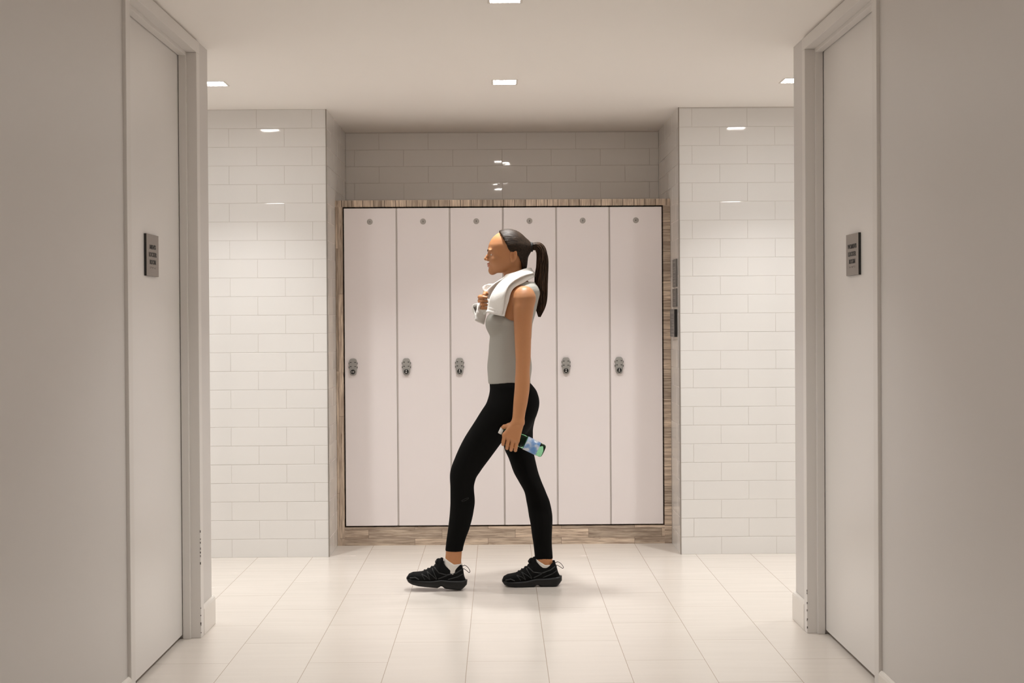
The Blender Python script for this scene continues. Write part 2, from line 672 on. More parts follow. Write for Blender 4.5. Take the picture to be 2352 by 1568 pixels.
def downlight():
    root = thing('recessed_downlight', 'x', 'ceiling light', (0, 0, CE), 'square recessed downlights')
    hs = LS / 2
    t = MB()
    o, i = hs + .008, hs - .0015
    # thin flange under the ceiling and square regress above
    for (x0, y0, x1, y1) in ((-o, -o, o, -i), (-o, i, o, o), (-o, -i, -i, i), (i, -i, o, i)):
        t.box((x0, y0, CE - .0018), (x1, y1, CE - .0002))
    for (x0, y0, x1, y1) in ((-hs, -hs, hs, -i), (-hs, i, hs, hs), (-hs, -i, -i, i), (i, -i, hs, i)):
        t.box((x0, y0, CE), (x1, y1, CE + .012))
    t.build('trim', M['reflector'], root)
    l = MB().box((-i, -i, CE + .006), (i, i, CE + .010))
    l.build('lens', M['lens'], root)
    ld = bpy.data.lights.new('lamp', 'AREA')
    ld.shape = 'SQUARE'
    ld.size = LS * .92
    ld.energy = LAMP_POWER
    ld.color = LAMP_COLOR
    ld.spread = math.radians(LAMP_SPREAD)
    lo = bpy.data.objects.new('lamp', ld)
    lo.location = (0, 0, .0055)
    link(lo, root)
    return root


lamp_labels = {
    (-1.373, 6.26): 'lit square ceiling downlight half hidden by the left corridor wall',
    (.035, 6.26): 'lit square ceiling downlight above the walking woman, in front of the lockers',
    (1.442, 6.26): 'lit square ceiling downlight half hidden by the right corridor wall',
    (.029, 4.637): 'lit square ceiling downlight nearest the viewer, cut by the top of the photo',
    (-2.78, 6.26): 'lit square ceiling downlight far down the passage behind the left corridor wall',
    (2.85, 6.26): 'lit square ceiling downlight far down the passage behind the right corridor wall',
    (.029, 1.40): 'added unseen downlight overhead just in front of the viewer, for bounce light',
    (.029, -.22): 'added unseen downlight directly over the viewer, for bounce light from behind',
}
proto = downlight()
for n, (x, y) in enumerate(holes):
    o = proto if n == 0 else copy_tree(proto)
    o.location = (x, y, CE)
    o['label'] = lamp_labels[(x, y)]

# ------------------------------------------------------------------ wood-look locker surround
LX0, PITCHX = -.8865, .3042
LFY = 7.378
root = thing('locker_surround', 'weathered wood-look tiled border framing the six white lockers', 'surround', ((NX0 + NX1) / 2, 7.40, 0))
sl, sr = LX0 - .0045, LX0 + 6 * PITCHX + .0045
MB().box((NX0 + .001, LFY, .0), (sl, 7.45, 1.938)).build('left_stile', M['wood_v'], root)
MB().box((sr, LFY, .0), (NX1 - .001, 7.45, 1.938)).build('right_stile', M['wood_side'], root)
MB().box((NX0 + .001, LFY, 1.938), (NX1 - .001, NB - .002, 1.975)).build('top_rail', M['wood_top'], root)
MB().box((sl, LFY, .0), (sr, 7.45, .1045)).build('plinth', M['wood_h'], root)

# ------------------------------------------------------------------ lockers


def locker(i):
    root = thing('locker', 'x', 'locker', (LX0 + i * PITCHX, 0, 0), 'row of tall white lockers')
    w, x0 = PITCHX, LX0 + i * PITCHX
    b = MB()
    # open-fronted carcass; the inner sides come forward between the doors
    y0, y1, za, zb, t = LFY + .021, 7.88, .1105, 1.932, .016
    fy = LFY + .0015
    b.box((x0, fy if i > 0 else y0, za + .003), (x0 + (.0036 if i > 0 else t), y1, zb - .003))
    b.box((x0 + w - (.0036 if i < 5 else t), fy if i < 5 else y0, za + .003), (x0 + w, y1, zb - .003))
    b.box((x0 + .0036, y0 + .004, za), (x0 + w - .0036, y1, za + t))
    b.box((x0 + .0036, y0 + .004, zb - t), (x0 + w - .0036, y1, zb))
    b.box((x0 + .0036, y1 - .008, za + t), (x0 + w - .0036, y1, zb - t))
    b.build('carcass', M['locker_body'], root)
    d = MB().box((x0 + .0044, LFY - .004, .1135), (x0 + w - .0044, LFY + .0145, 1.929))
    d.build('door', M['locker_door'], root, bevel=.0012)
    return root


def number_plate(parent, num, x, z):
    p = MB().lathe([(0, .0163), (.0012, .0166), (.0018, .0160)], (x, LFY - .004, z), (0, -1, 0), 40)
    po = p.build('number_plate', M['disc'], parent)
    me = text_mesh(str(num), .0125, .9, .0003, .0004)
    me.transform(Matrix.Translation((x - parent.location.x, LFY - .0062 - parent.location.y, z - parent.location.z)) @ Matrix.Rotation(PI / 2, 4, 'X'))
    me.materials.append(M['ink'])
    no = bpy.data.objects.new('numeral', me)
    link(no, po)
    return po


def lock(parent, x, z, dial):
    """keypad lock: waisted grey body, side grips, four key slots, turning dial"""
    fy = LFY - .004
    # outline: rounded capsule, slightly waisted
    pts = []
    n = 56
    for i in range(n):
        a = 2 * PI * i / n
        sx = math.copysign(abs(math.cos(a)) ** .55, math.cos(a))
        sz = math.copysign(abs(math.sin(a)) ** .62, math.sin(a))
        wv = .0222 + (.0010 if sz > .1 else -.0012 * (1 - abs(sz + .1)))
        pts.append((x + sx * wv, z + sz * .0485))
    mb = MB()
    rings = [(0, 1.0), (.010, 1.0), (.0128, .95), (.0138, .86)]
    v, f = [], []
    for dpt, sc in rings:
        for (px, pz) in pts:
            v.append((x + (px - x) * sc, fy - dpt, z + (pz - z) * (1 - (1 - sc) * .5)))
    for r in range(len(rings) - 1):
        for i in range(n):
            i2 = (i + 1) % n
            f.append((r * n + i, r * n + i2, (r + 1) * n + i2, (r + 1) * n + i))
    f.append(tuple((len(rings) - 1) * n + i for i in range(n)))
    f.append(tuple(range(n))[::-1])
    mb.add(v, f, 0, False)
    lo = mb.build('lock', M['grey_plastic'], parent)
    k = MB()
    for dz in (.030, .0065):
        for sx in (-1, 1):
            k.box((x + sx * .0125 - .0042, fy - .0146, z + dz - .0055), (x + sx * .0125 + .0042, fy - .0136, z + dz - .0015))
    k.build('key_slots', M['black'], lo, org=tuple(parent.location))
    for dz in (.0205, -.0025):
        for sx in (-1, 1):
            g = MB().box((x + sx * .0236 - .0017, fy - .0115, z + dz - .0055), (x + sx * .0236 + .0017, fy - .002, z + dz + .0055))
            g.build('side_button', M['sign_grey'], lo, org=tuple(parent.location), bevel=.0012)
    dzc = z - .0275
    dl = MB().lathe([(0, .0134), (.004, .0134), (.0055, .0122)], (x, fy - .0135, dzc), (0, -1, 0), 32)
    dl.build('dial', M['black'], lo, org=tuple(parent.location))
    # pointer printed on the dial: bow-tie with a black centre
    c, s_ = math.cos(dial), math.sin(dial)

    def R(a, b):
        return (x + a * c - b * s_, fy - .0193, dzc + a * s_ + b * c)
    pm = MB()
    pm.add([R(0.002, .0022), R(.0095, .001), R(.0095, -.001), R(.002, -.0022)], [(0, 1, 2, 3)])
    pm.add([R(-.002, .002), R(-.0075, .0055), R(-.0055, 0), R(-.0075, -.0055), R(-.002, -.002)], [(0, 1, 2, 3, 4)])
    pm.build('dial_pointer', M['white_mark'], lo, org=tuple(parent.location))
    return lo


ll = ['first from the left, beside the upright wood-grain border', 'second from the left', 'third from the left, behind the woman\'s shoulder and knee',
      'fourth from the left, behind the woman\'s head and arm', 'fifth from the left', 'sixth from the left, beside the stacked-block wood border']
dials = [PI, PI / 2, PI / 2, PI / 2, PI / 2, PI / 2]
for i in range(6):
    o = locker(i)
    o['label'] = 'tall white locker numbered %d, %s' % (i + 1, ll[i])
for i, o in enumerate([ob for ob in scene.objects if ob.name.startswith('locker') and ob.get('category') == 'locker']):
    k = round((o.location.x - LX0) / PITCHX)
    number_plate(o, k + 1, o.location.x + PITCHX / 2, 1.852)
    lock(o, o.location.x + .0515, 1.0235, dials[k])

# ------------------------------------------------------------------ signs


def room_sign(side, lines):
    """square plate with a black core: face towards the corridor"""
    s = side
    fx = (WL if s < 0 else WR) + s * (-.012 + .073)      # leaf face
    yc = 4.793 if s < 0 else 4.781
    zc = 1.534 if s < 0 else 1.521
    w, h = .165, .154
    nm = ' '.join(lines)
    root = thing('door_sign', "grey plate reading %s on the %s door" % (nm, 'left' if s < 0 else 'right'), 'sign', (fx, yc, zc), 'locker room signs')
    t0, t1 = .0005, .0085
    xs = lambda d: fx - s * d
    MB().box((min(xs(t0), xs(t1)), yc - w / 2, zc - h / 2), (max(xs(t0), xs(t1)), yc + w / 2, zc + h / 2)).build('backing', M['black'], root)
    MB().box((min(xs(t1), xs(t1 + .0012)), yc - w / 2 + .0006, zc - h / 2 + .0003), (max(xs(t1), xs(t1 + .0012)), yc + w / 2, zc + h / 2)).build('face', M['sign_face'], root)
    # lettering basis: facing +x on the left door (reads along +y), -x on the right one
    if s < 0:
        B = Matrix(((0, 0, 1, 0), (1, 0, 0, 0), (0, 1, 0, 0), (0, 0, 0, 1)))
    else:
        B = Matrix(((0, 0, -1, 0), (-1, 0, 0, 0), (0, 1, 0, 0), (0, 0, 0, 1)))
    for k, (tx, wid) in enumerate(zip(lines, ((.081 if s < 0 else .117), .103, .081))):
        me = text_mesh(tx, .02, 1, .0005, .0006, 1.0)
        xx = [v.co.x for v in me.vertices]
        yy = [v.co.y for v in me.vertices]
        me.transform(Matrix.Translation((-(min(xx) + max(xx)) / 2, -(min(yy) + max(yy)) / 2, 0)))
        me.transform(Matrix.Diagonal((wid / (max(xx) - min(xx)), .0172 / (max(yy) - min(yy)), 1, 1)))
        me.transform(Matrix.Translation((-s * (t1 + .0017), 0, h * (.5 - (.30, .483, .662)[k]))) @ B)
        me.materials.append(M['ink'])
        o = bpy.data.objects.new('lettering', me)
        link(o, root)
    br = MB()
    r = random.Random(3)
    for cx in range(13):
        for rx in range(2):
            for rz in range(3):
                if r.random() < .5:
                    y = yc - .040 + cx * .0062 + rx * .0023
                    z = zc - .0440 - rz * .0023
                    br.box((min(xs(t1 + .001), xs(t1 + .0018)), y, z), (max(xs(t1 + .001), xs(t1 + .0018)), y + .0014, z + .0014))
    br.build('braille_dots', M['sign_grey'], root)


room_sign(-1, ["MEN'S", 'LOCKER', 'ROOM'])
room_sign(1, ["WOMEN'S", 'LOCKER', 'ROOM'])


def niche_sign(z0, z1, ya, yb, thick, label, layout):
    xf = NX1
    root = thing('notice_plate', label, 'sign', (xf, (ya + yb) / 2, (z0 + z1) / 2), 'notices on the tiled niche side')
    MB().box((xf - thick, ya, z0), (xf - .0004, yb, z1)).build('plate', M['black' if thick > .008 else 'sign_grey'], root)
    if thick > .008:
        MB().box((xf - thick - .001, ya + .001, z0 + .001), (xf - thick, yb - .001, z1 - .001)).build('face', M['sign_grey'], root)
        thick += .001
    p = MB()
    xa, xb = xf - thick - .0008, xf - thick
    w, h = yb - ya, z1 - z0

    def bar(u0, u1, v0, v1):
        p.box((xa, ya + u0 * w, z0 + v0 * h), (xb, ya + u1 * w, z0 + v1 * h))

    def ring(u0, u1, v0, v1, t=.05):
        bar(u0, u1, v0, v0 + t)
        bar(u0, u1, v1 - t, v1)
        bar(u0, u0 + t, v0 + t, v1 - t)
        bar(u1 - t, u1, v0 + t, v1 - t)
    for kind, *a in layout:
        (bar if kind == 'b' else ring)(*a)
    p.build('print', M['sign_print'], root)


niche_sign(1.464, 1.6175, 7.097, 7.256, .006, 'topmost small dark grey notice on the right side wall of the locker niche',
           [('r', .2, .8, .68, .92), ('r', .2, .8, .38, .56), ('b', .1, .9, .30, .34), ('r', .2, .8, .06, .24), ('b', .1, .9, .60, .64)])
niche_sign(1.3545, 1.455, 7.10, 7.258, .006, 'middle small dark grey notice between the other two on the niche side wall',
           [('r', .2, .8, .55, .85), ('r', .2, .8, .2, .5), ('b', .15, .85, .08, .13)])
niche_sign(1.187, 1.340, 7.108, 7.285, .016, 'lowest dark grey notice with thick black edge on the niche side wall',
           [('b', .1, .9, .84, .93), ('b', .1, .6, .70, .74), ('b', .1, .9, .60, .64), ('r', .1, .6, .40, .56), ('b', .1, .9, .30, .34), ('b', .1, .7, .18, .22), ('b', .1, .9, .06, .10)])


# ------------------------------------------------------------------ the walking woman: implicit body, surface-netted
M['skin'] = simple('warm_skin', (.46, .205, .086), .5, noise=.05, nscale=14, bump=.04, bscale=350)
M['skin'].node_tree.nodes['Principled BSDF'].inputs['Subsurface Weight'].default_value = .12
M['skin'].node_tree.nodes['Principled BSDF'].inputs['Subsurface Radius'].default_value = (.012, .005, .003)
M['lips'] = simple('lips', (.50, .20, .15), .4)
M['eye'] = simple('eye_white', (.75, .72, .68), .15)
M['iris'] = simple('dark_iris', (.03, .018, .012), .12)
M['nail'] = simple('finger_nail', (.68, .42, .32), .3)
M['legging'] = simple('black_stretch_fabric', (.0042, .004, .0039), .85, spec=.08, bump=.08, bscale=900)
M['shoe'] = simple('black_shoe_mesh', (.0045, .0045, .0045), .85, spec=.15, bump=.35, bscale=700)
M['shoe_over'] = simple('charcoal_shoe_film', (.024, .025, .025), .45, spec=.3)
M['sole'] = simple('black_rubber', (.007, .007, .0068), .42, spec=.3)
M['lace'] = simple('black_lace', (.012, .012, .012), .8)
M['sock'] = simple('white_sock', (.68, .65, .61), .9, bump=.3, bscale=700)
M['band'] = simple('black_hair_tie', (.015, .013, .012), .8)


def knit(name, col):
    m, nt, b, N, L = new_mat(name)
    tc = N.new('ShaderNodeTexCoord')
    w = N.new('ShaderNodeTexWave')
    w.bands_direction = 'Z'
    w.inputs['Scale'].default_value = 120
    w.inputs['Distortion'].default_value = 2.5
    w.inputs['Detail'].default_value = 2
    L.new(tc.outputs['Object'], w.inputs['Vector'])
    mx = N.new('ShaderNodeMix')
    mx.data_type = 'RGBA'
    mx.inputs[6].default_value = (*[c * .95 for c in col], 1)
    mx.inputs[7].default_value = (*[c * 1.04 for c in col], 1)
    L.new(w.outputs['Fac'], mx.inputs[0])
    L.new(mx.outputs[2], b.inputs['Base Color'])
    b.inputs['Roughness'].default_value = .9
    bp = N.new('ShaderNodeBump')
    bp.inputs['Strength'].default_value = .15
    bp.inputs['Distance'].default_value = .002
    L.new(w.outputs['Fac'], bp.inputs['Height'])
    L.new(bp.outputs['Normal'], b.inputs['Normal'])
    return m


def hair_mat(name, c0, c1, stretch):
    m, nt, b, N, L = new_mat(name)
    tc = N.new('ShaderNodeTexCoord')
    mp = N.new('ShaderNodeMapping')
    mp.inputs['Scale'].default_value = stretch
    L.new(tc.outputs['Object'], mp.inputs['Vector'])
    n = N.new('ShaderNodeTexNoise')
    n.inputs['Scale'].default_value = 1
    n.inputs['Detail'].default_value = 5
    L.new(mp.outputs[0], n.inputs['Vector'])
    cr = N.new('ShaderNodeValToRGB')
    cr.color_ramp.elements[0].position = .35
    cr.color_ramp.elements[0].color = (*c0, 1)
    cr.color_ramp.elements[1].position = .7
    cr.color_ramp.elements[1].color = (*c1, 1)
    L.new(n.outputs['Fac'], cr.inputs[0])
    L.new(cr.outputs[0], b.inputs['Base Color'])
    b.inputs['Roughness'].default_value = .5
    b.inputs['Specular IOR Level'].default_value = .15
    bp = N.new('ShaderNodeBump')
    bp.inputs['Strength'].default_value = .5
    bp.inputs['Distance'].default_value = .003
    L.new(n.outputs['Fac'], bp.inputs['Height'])
    L.new(bp.outputs['Normal'], b.inputs['Normal'])
    return m


M['top'] = knit('heather_grey_knit', (.36, .35, .318))
M['hair'] = hair_mat('dark_brown_hair', (.012, .0075, .005), (.042, .025, .015), (28, 190, 190))
M['pony'] = hair_mat('brown_hair_lengths', (.016, .009, .006), (.075, .040, .022), (190, 190, 16))
M['towel'] = simple('white_terry_towel', (.86, .845, .82), .95, bump=.7, bscale=330, sheen=.2)


def pchip_resample(tab, n=260):
    t = np.array(sorted(tab, key=lambda r: r[0]), float)
    z = t[:, 0]
    zz = np.linspace(z[0], z[-1], n)
    out = [zz]
    for c in range(1, t.shape[1]):
        y = t[:, c]
        h = np.diff(z)
        d = np.diff(y) / h
        m = np.zeros_like(y)
        for i in range(1, len(y) - 1):
            if d[i - 1] * d[i] > 0:
                w1, w2 = 2 * h[i] + h[i - 1], h[i] + 2 * h[i - 1]
                m[i] = (w1 + w2) / (w1 / d[i - 1] + w2 / d[i])
        m[0], m[-1] = d[0], d[-1]
        k = np.clip(np.searchsorted(z, zz) - 1, 0, len(z) - 2)
        s = (zz - z[k]) / h[k]
        out.append((2 * s**3 - 3 * s**2 + 1) * y[k] + (s**3 - 2 * s**2 + s) * h[k] * m[k] + (-2 * s**3 + 3 * s**2) * y[k + 1] + (s**3 - s**2) * h[k] * m[k + 1])
    return np.array(out)


def sections(tab, ex=2.0, axis='z', capround=.0):
    """stack of elliptical sections (pos, cu, cv, ru, rv) along one axis"""
    R = pchip_resample(tab)

    def f(x, y, z):
        if axis == 'z':
            p, u, v = z, x, y
        else:
            p, u, v = x, y, z
        pc = np.clip(p, R[0, 0], R[0, -1])
        cu, cv, ru, rv = (np.interp(pc, R[0], R[i]) for i in (1, 2, 3, 4))
        a, b = np.abs(u - cu) / ru, np.abs(v - cv) / rv
        if ex == 2.0:
            k0 = np.sqrt(a * a + b * b)
        else:
            k0 = (a**ex + b**ex)**(1 / ex)
        k1 = np.sqrt((a / ru)**2 + (b / rv)**2) + 1e-9
        k2 = np.sqrt(a * a + b * b) + 1e-9
        d = (k0 - 1) * k2 / k1
        e = np.abs(p - pc)
        return np.where(e > 0, np.sqrt(np.maximum(d, 0)**2 + e * e) + np.minimum(d, 0) * 0, d)
    return f


def rcone(a, b, ra, rb):
    a, b = np.array(a, float), np.array(b, float)
    ab = b - a
    l2 = float(ab @ ab)

    def f(x, y, z):
        t = np.clip(((x - a[0]) * ab[0] + (y - a[1]) * ab[1] + (z - a[2]) * ab[2]) / l2, 0, 1)
        return np.sqrt((x - a[0] - t * ab[0])**2 + (y - a[1] - t * ab[1])**2 + (z - a[2] - t * ab[2])**2) - (ra + (rb - ra) * t)
    return f


def chain(pts, rads, k=.004):
    fs = [rcone(pts[i], pts[i + 1], rads[i], rads[i + 1]) for i in range(len(pts) - 1)]

    def f(x, y, z):
        d = fs[0](x, y, z)
        for g in fs[1:]:
            d = smin(d, g(x, y, z), k)
        return d
    return f


def ell(c, r, tilt=0.0):
    """ellipsoid; tilt rotates it in the x-z plane"""
    ct, st = math.cos(tilt), math.sin(tilt)

    def f(x, y, z):
        dx, dy, dz = x - c[0], y - c[1], z - c[2]
        X, Z = dx * ct + dz * st, -dx * st + dz * ct
        k0 = np.sqrt((X / r[0])**2 + (dy / r[1])**2 + (Z / r[2])**2)
        k1 = np.sqrt((X / r[0]**2)**2 + (dy / r[1]**2)**2 + (Z / r[2]**2)**2) + 1e-9
        return k0 * (k0 - 1) / k1
    return f


def smin(a, b, k):
    h = np.maximum(k - np.abs(a - b), 0) / k
    return np.minimum(a, b) - h * h * k * .25


def smax(a, b, k):
    return -smin(-a, -b, k)


def surface_net(f, lo, hi, h, block=14):
    """sparse surface nets of f = 0 inside the box"""
    lo = np.array(lo, float)
    n = np.ceil((np.array(hi) - lo) / h).astype(int) + 1
    n = ((n + block - 1) // block) * block
    D = np.full(n, 1.0, np.float32)
    ax = [lo[i] + h * np.arange(n[i]) for i in range(3)]
    nb = n // block
    cx = [lo[i] + h * (block * np.arange(nb[i]) + (block - 1) / 2) for i in range(3)]
    C = f(*np.meshgrid(*cx, indexing='ij'))
    rad = h * block * .5 * math.sqrt(3)
    for b in np.argwhere(np.abs(C) < rad * 2.2):
        s = [slice(b[i] * block, (b[i] + 1) * block) for i in range(3)]
        X, Y, Z = np.meshgrid(ax[0][s[0]], ax[1][s[1]], ax[2][s[2]], indexing='ij')
        D[s[0], s[1], s[2]] = f(X, Y, Z)
    for b in np.argwhere(C <= -rad * 2.2):
        D[b[0] * block:(b[0] + 1) * block, b[1] * block:(b[1] + 1) * block, b[2] * block:(b[2] + 1) * block] = -1
    S = D < 0
    S8 = [S[i:n[0] - 1 + i, j:n[1] - 1 + j, k:n[2] - 1 + k] for i in (0, 1) for j in (0, 1) for k in (0, 1)]
    al = S8[0].copy()
    an = S8[0].copy()
    for q in S8[1:]:
        al &= q
        an |= q
    act = an & ~al
    idx = np.argwhere(act)
    vid = np.full(act.shape, -1, np.int32)
    vid[act] = np.arange(len(idx))
    off = np.array([(i, j, k) for i in (0, 1) for j in (0, 1) for k in (0, 1)])
    cv = np.stack([D[idx[:, 0] + o[0], idx[:, 1] + o[1], idx[:, 2] + o[2]] for o in off], 1).astype(float)
    P = np.zeros((len(idx), 3))
    cnt = np.zeros(len(idx))
    for a in range(8):
        for b in range(a + 1, 8):
            if np.abs(off[a] - off[b]).sum() != 1:
                continue
            m = (cv[:, a] < 0) != (cv[:, b] < 0)
            t = cv[m, a] / (cv[m, a] - cv[m, b])
            P[m] += off[a] + t[:, None] * (off[b] - off[a])
            cnt[m] += 1
    V = lo + h * (idx + P / np.maximum(cnt, 1)[:, None])
    F = []
    for axis in range(3):
        sl0 = [slice(None)] * 3
        sl1 = [slice(None)] * 3
        sl0[axis] = slice(0, -1)
        sl1[axis] = slice(1, None)
        A, B = S[tuple(sl0)], S[tuple(sl1)]
        e = np.argwhere(A != B)
        u, v = [i for i in range(3) if i != axis]
        ok = (e[:, u] > 0) & (e[:, v] > 0) & (e[:, u] < n[u] - 1) & (e[:, v] < n[v] - 1)
        e = e[ok]
        q = []
        for du, dv in ((-1, -1), (0, -1), (0, 0), (-1, 0)):
            g = e.copy()
            g[:, u] += du
            g[:, v] += dv
            q.append(vid[g[:, 0], g[:, 1], g[:, 2]])
        q = np.stack(q, 1)
        flip = A[tuple(e.T)] != (axis == 1)
        q[~flip] = q[~flip][:, ::-1]
        F.append(q)
    F = np.concatenate(F)
    return V, F[(F >= 0).all(1)]


def net_object(name, f, lo, hi, h, mats, parent, smooth=1, mat_fn=None, relax=.35):
    V, F = surface_net(f, lo, hi, h)
    # a little Laplacian relaxation
    for _ in range(smooth):
        acc = np.zeros_like(V)
        c = np.zeros(len(V))
        for a, b in ((0, 1), (1, 2), (2, 3), (3, 0)):
            np.add.at(acc, F[:, a], V[F[:, b]])
            np.add.at(c, F[:, a], 1)
        V = V + relax * (acc / np.maximum(c, 1)[:, None] - V)
    o = Vector(parent.location) if parent.parent is None else Vector(parent.location) + Vector(parent.parent.location)
    me = bpy.data.meshes.new(name)
    me.vertices.add(len(V))
    me.vertices.foreach_set('co', (V - np.array(o)).astype(np.float32).ravel())
    me.loops.add(F.size)
    me.loops.foreach_set('vertex_index', F.astype(np.int32).ravel())
    me.polygons.add(len(F))
    me.polygons.foreach_set('loop_start', np.arange(0, F.size, 4, dtype=np.int32))
    me.polygons.foreach_set('loop_total', np.full(len(F), 4, np.int32))
    if not isinstance(mats, (list, tuple)):
        mats = [mats]
    for m in mats:
        me.materials.append(m)
    me.update(calc_edges=True)
    me.validate()
    if mat_fn is not None:
        me.polygons.foreach_set('material_index', mat_fn(V[F].mean(1)).astype(np.int32))
    me.polygons.foreach_set('use_smooth', np.ones(len(me.polygons), bool))
    me.update()
    ob = bpy.data.objects.new(name, me)
    link(ob, parent)
    return ob


# measured sections: (z, cx, cy, half-depth in x, half-width in y)
LEG_L = [(.9600, .0560, 6.1300, .0760, .0700), (.9000, .0400, 6.1200, .0880, .0800), (.8600, .0180, 6.1160, .0980, .0840), (.8209, -.0040, 6.1150, .1010, .0850), (.7196, -.0761, 6.1202, .0930, .0780), (.6304, -.1305, 6.1248, .0807, .0680),
         (.5681, -.1642, 6.1279, .0684, .0600), (.5307, -.1769, 6.1298, .0580, .0550), (.4889, -.1804, 6.1320, .0528, .0530),
         (.4262, -.1787, 6.1352, .0549, .0540), (.3739, -.1834, 6.1378, .0530, .0520), (.2964, -.1975, 6.1417, .0478, .0440),
         (.2378, -.2126, 6.1447, .0415, .0370), (.1917, -.2212, 6.1470, .0385, .0310), (.1480, -.2255, 6.1495, .0385, .0275), (.1200, -.2280, 6.15, .0400, .0255), (.09, -.230, 6.15, .041, .0250)]
LEG_R = [(.9200, .0740, 6.2780, .0800, .0780), (.8075, .0819, 6.2850, .0765, .0850), (.6617, .0925, 6.2745, .0668, .0780), (.6131, .1070, 6.2711, .0604, .0740),
         (.5435, .1276, 6.2661, .0561, .0660), (.5013, .1464, 6.2630, .0519, .0610), (.4507, .1703, 6.2594, .0487, .0560),
         (.4024, .1848, 6.2559, .0529, .0550), (.3478, .1948, 6.2520, .0539, .0530), (.2850, .2007, 6.2474, .0486, .0480),
         (.2494, .2015, 6.2448, .0455, .0440), (.1950, .2052, 6.2409, .0412, .0350), (.1345, .2099, 6.2365, .0401, .0310), (.0988, .2107, 6.2350, .0430, .0280)]
TORSO = [(1.4591, .1121, 6.2, .0565, .1000), (1.4424, .1089, 6.2, .0723, .1300), (1.4110, .0993, 6.2, .0900, .1500), (1.3693, .0840, 6.2, .0950, .1500),
         (1.3170, .0755, 6.2, .0915, .1440), (1.2647, .0645, 6.2, .0875, .1380), (1.2018, .0555, 6.2, .0915, .1320), (1.1389, .0495, 6.2, .0905, .1240),
         (1.0656, .0480, 6.2, .0890, .1190), (1.0028, .0470, 6.2, .0910, .1260), (.9399, .0575, 6.2, .0995, .1460), (.8875, .0614, 6.2, .1100, .1580),
         (.8350, .0611, 6.2, .1100, .1620), (.7850, .0637, 6.2, .0900, .1500), (.7450, .0675, 6.2, .0600, .1000)]
HEAD = [(1.7000, .0445, 6.2, .0150, .0120), (1.6900, .0445, 6.2, .0450, .0350), (1.6720, .0445, 6.2, .0690, .0550), (1.6600, .0445, 6.2, .0800, .0640), (1.6450, .0445, 6.2, .0895, .0720), (1.6269, .0441, 6.2, .0930, .0745), (1.5998, .0445, 6.2, .0900, .0725), (1.5726, .0400, 6.2, .0850, .0680), (1.5475, .0320, 6.2, .0760, .0600),
        (1.5267, .0205, 6.2, .0620, .0480), (1.5150, .0100, 6.2, .0420, .0330)]
NECK = [(1.5900, .0700, 6.2, .0420, .0460), (1.5263, .0690, 6.2, .0460, .0500), (1.4844, .0777, 6.2, .0510, .0520), (1.4529, .0890, 6.2, .0550, .0620), (1.4257, .1014, 6.2, .0586, .0850)]
ARM_L = [(1.4220, .1225, 6.0480, .0150, .0150), (1.4100, .1220, 6.0465, .0330, .0310), (1.3880, .1205, 6.0420, .0455, .0435), (1.3464, .1166, 6.0332, .0480, .0470),
         (1.2751, .1118, 6.0203, .0427, .0440), (1.1940, .1111, 6.0057, .0386, .0400), (1.1132, .1113, 5.9910, .0354, .0370), (1.0529, .1086, 5.9800, .0333, .0365),
         (.9825, .1061, 5.9727, .0350, .0365), (.9123, .0984, 5.9654, .0333, .0320), (.8523, .0899, 5.9592, .0292, .0250), (.8050, .0840, 5.9550, .0280, .0220)]

g_torso, g_legl, g_legr = sections(TORSO, 2.3), sections(LEG_L), sections(LEG_R)
g_face, g_neck, g_arm = sections(HEAD, 2.15), sections(NECK), sections(ARM_L)
g_delt_l = ell((.1225, 6.0480, 1.3900), (.0490, .0460, .0500))
g_skull = ell((.0445, 6.2, 1.6262), (.0935, .0748, .0885))


def g_head(x, y, z):
    return smin(g_face(x, y, z), g_skull(x, y, z), .006)


g_bust = [ell((-.008, 6.2 + s * .068, 1.268), (.050, .058, .056), .25) for s in (-1, 1)]
g_glute = [ell((.118, 6.2 + s * .072, .895), (.068, .074, .085)) for s in (-1, 1)]
g_delt_r = rcone((.120, 6.352, 1.405), (.112, 6.372, 1.33), .046, .045)
g_upper_r = rcone((.112, 6.372, 1.33), (.080, 6.425, 1.135), .045, .036)
g_fore_r = chain([(.080, 6.425, 1.135), (.035, 6.40, 1.235), (-.022, 6.362, 1.335), (-.040, 6.352, 1.362)], [.036, .036, .026, .023])


def core(x, y, z):
    """trunk, legs, neck and shoulder caps without the free arms"""
    d = g_torso(x, y, z)
    for g in g_bust:
        d = smin(d, g(x, y, z), .035)
    for g in g_glute:
        d = smin(d, g(x, y, z), .03)
    return smin(d, g_neck(x, y, z), .04)


def legs(x, y, z):
    return np.minimum(g_legl(x, y, z), g_legr(x, y, z))


def lower(x, y, z):
    return smin(core(x, y, z), smin(g_legl(x, y, z), g_legr(x, y, z), .012), .045)


# head details
nose = chain([(-.0415, 6.2, 1.6085), (-.0530, 6.2, 1.5925), (-.0620, 6.2, 1.5805)], [.0070, .0072, .0078])
ala = [ell((-.0495, 6.2 + s * .0110, 1.5765), (.0095, .0065, .0065)) for s in (-1, 1)]
lip_u = ell((-.0475, 6.2, 1.5565), (.0085, .020, .0050))
lip_l = ell((-.0455, 6.2, 1.5468), (.0085, .018, .0056))
chin = ell((-.030, 6.2, 1.5215), (.018, .022, .017))
brow = [ell((-.0395, 6.2 + s * .030, 1.6185), (.011, .022, .007)) for s in (-1, 1)]
cheek = [ell((-.018, 6.2 + s * .043, 1.572), (.022, .022, .022)) for s in (-1, 1)]
socket = [ell((-.0465, 6.2 + s * .032, 1.6005), (.0135, .0165, .0100)) for s in (-1, 1)]
EYE = [Vector((-.0258, 6.2 + s * .0315, 1.5990)) for s in (-1, 1)]
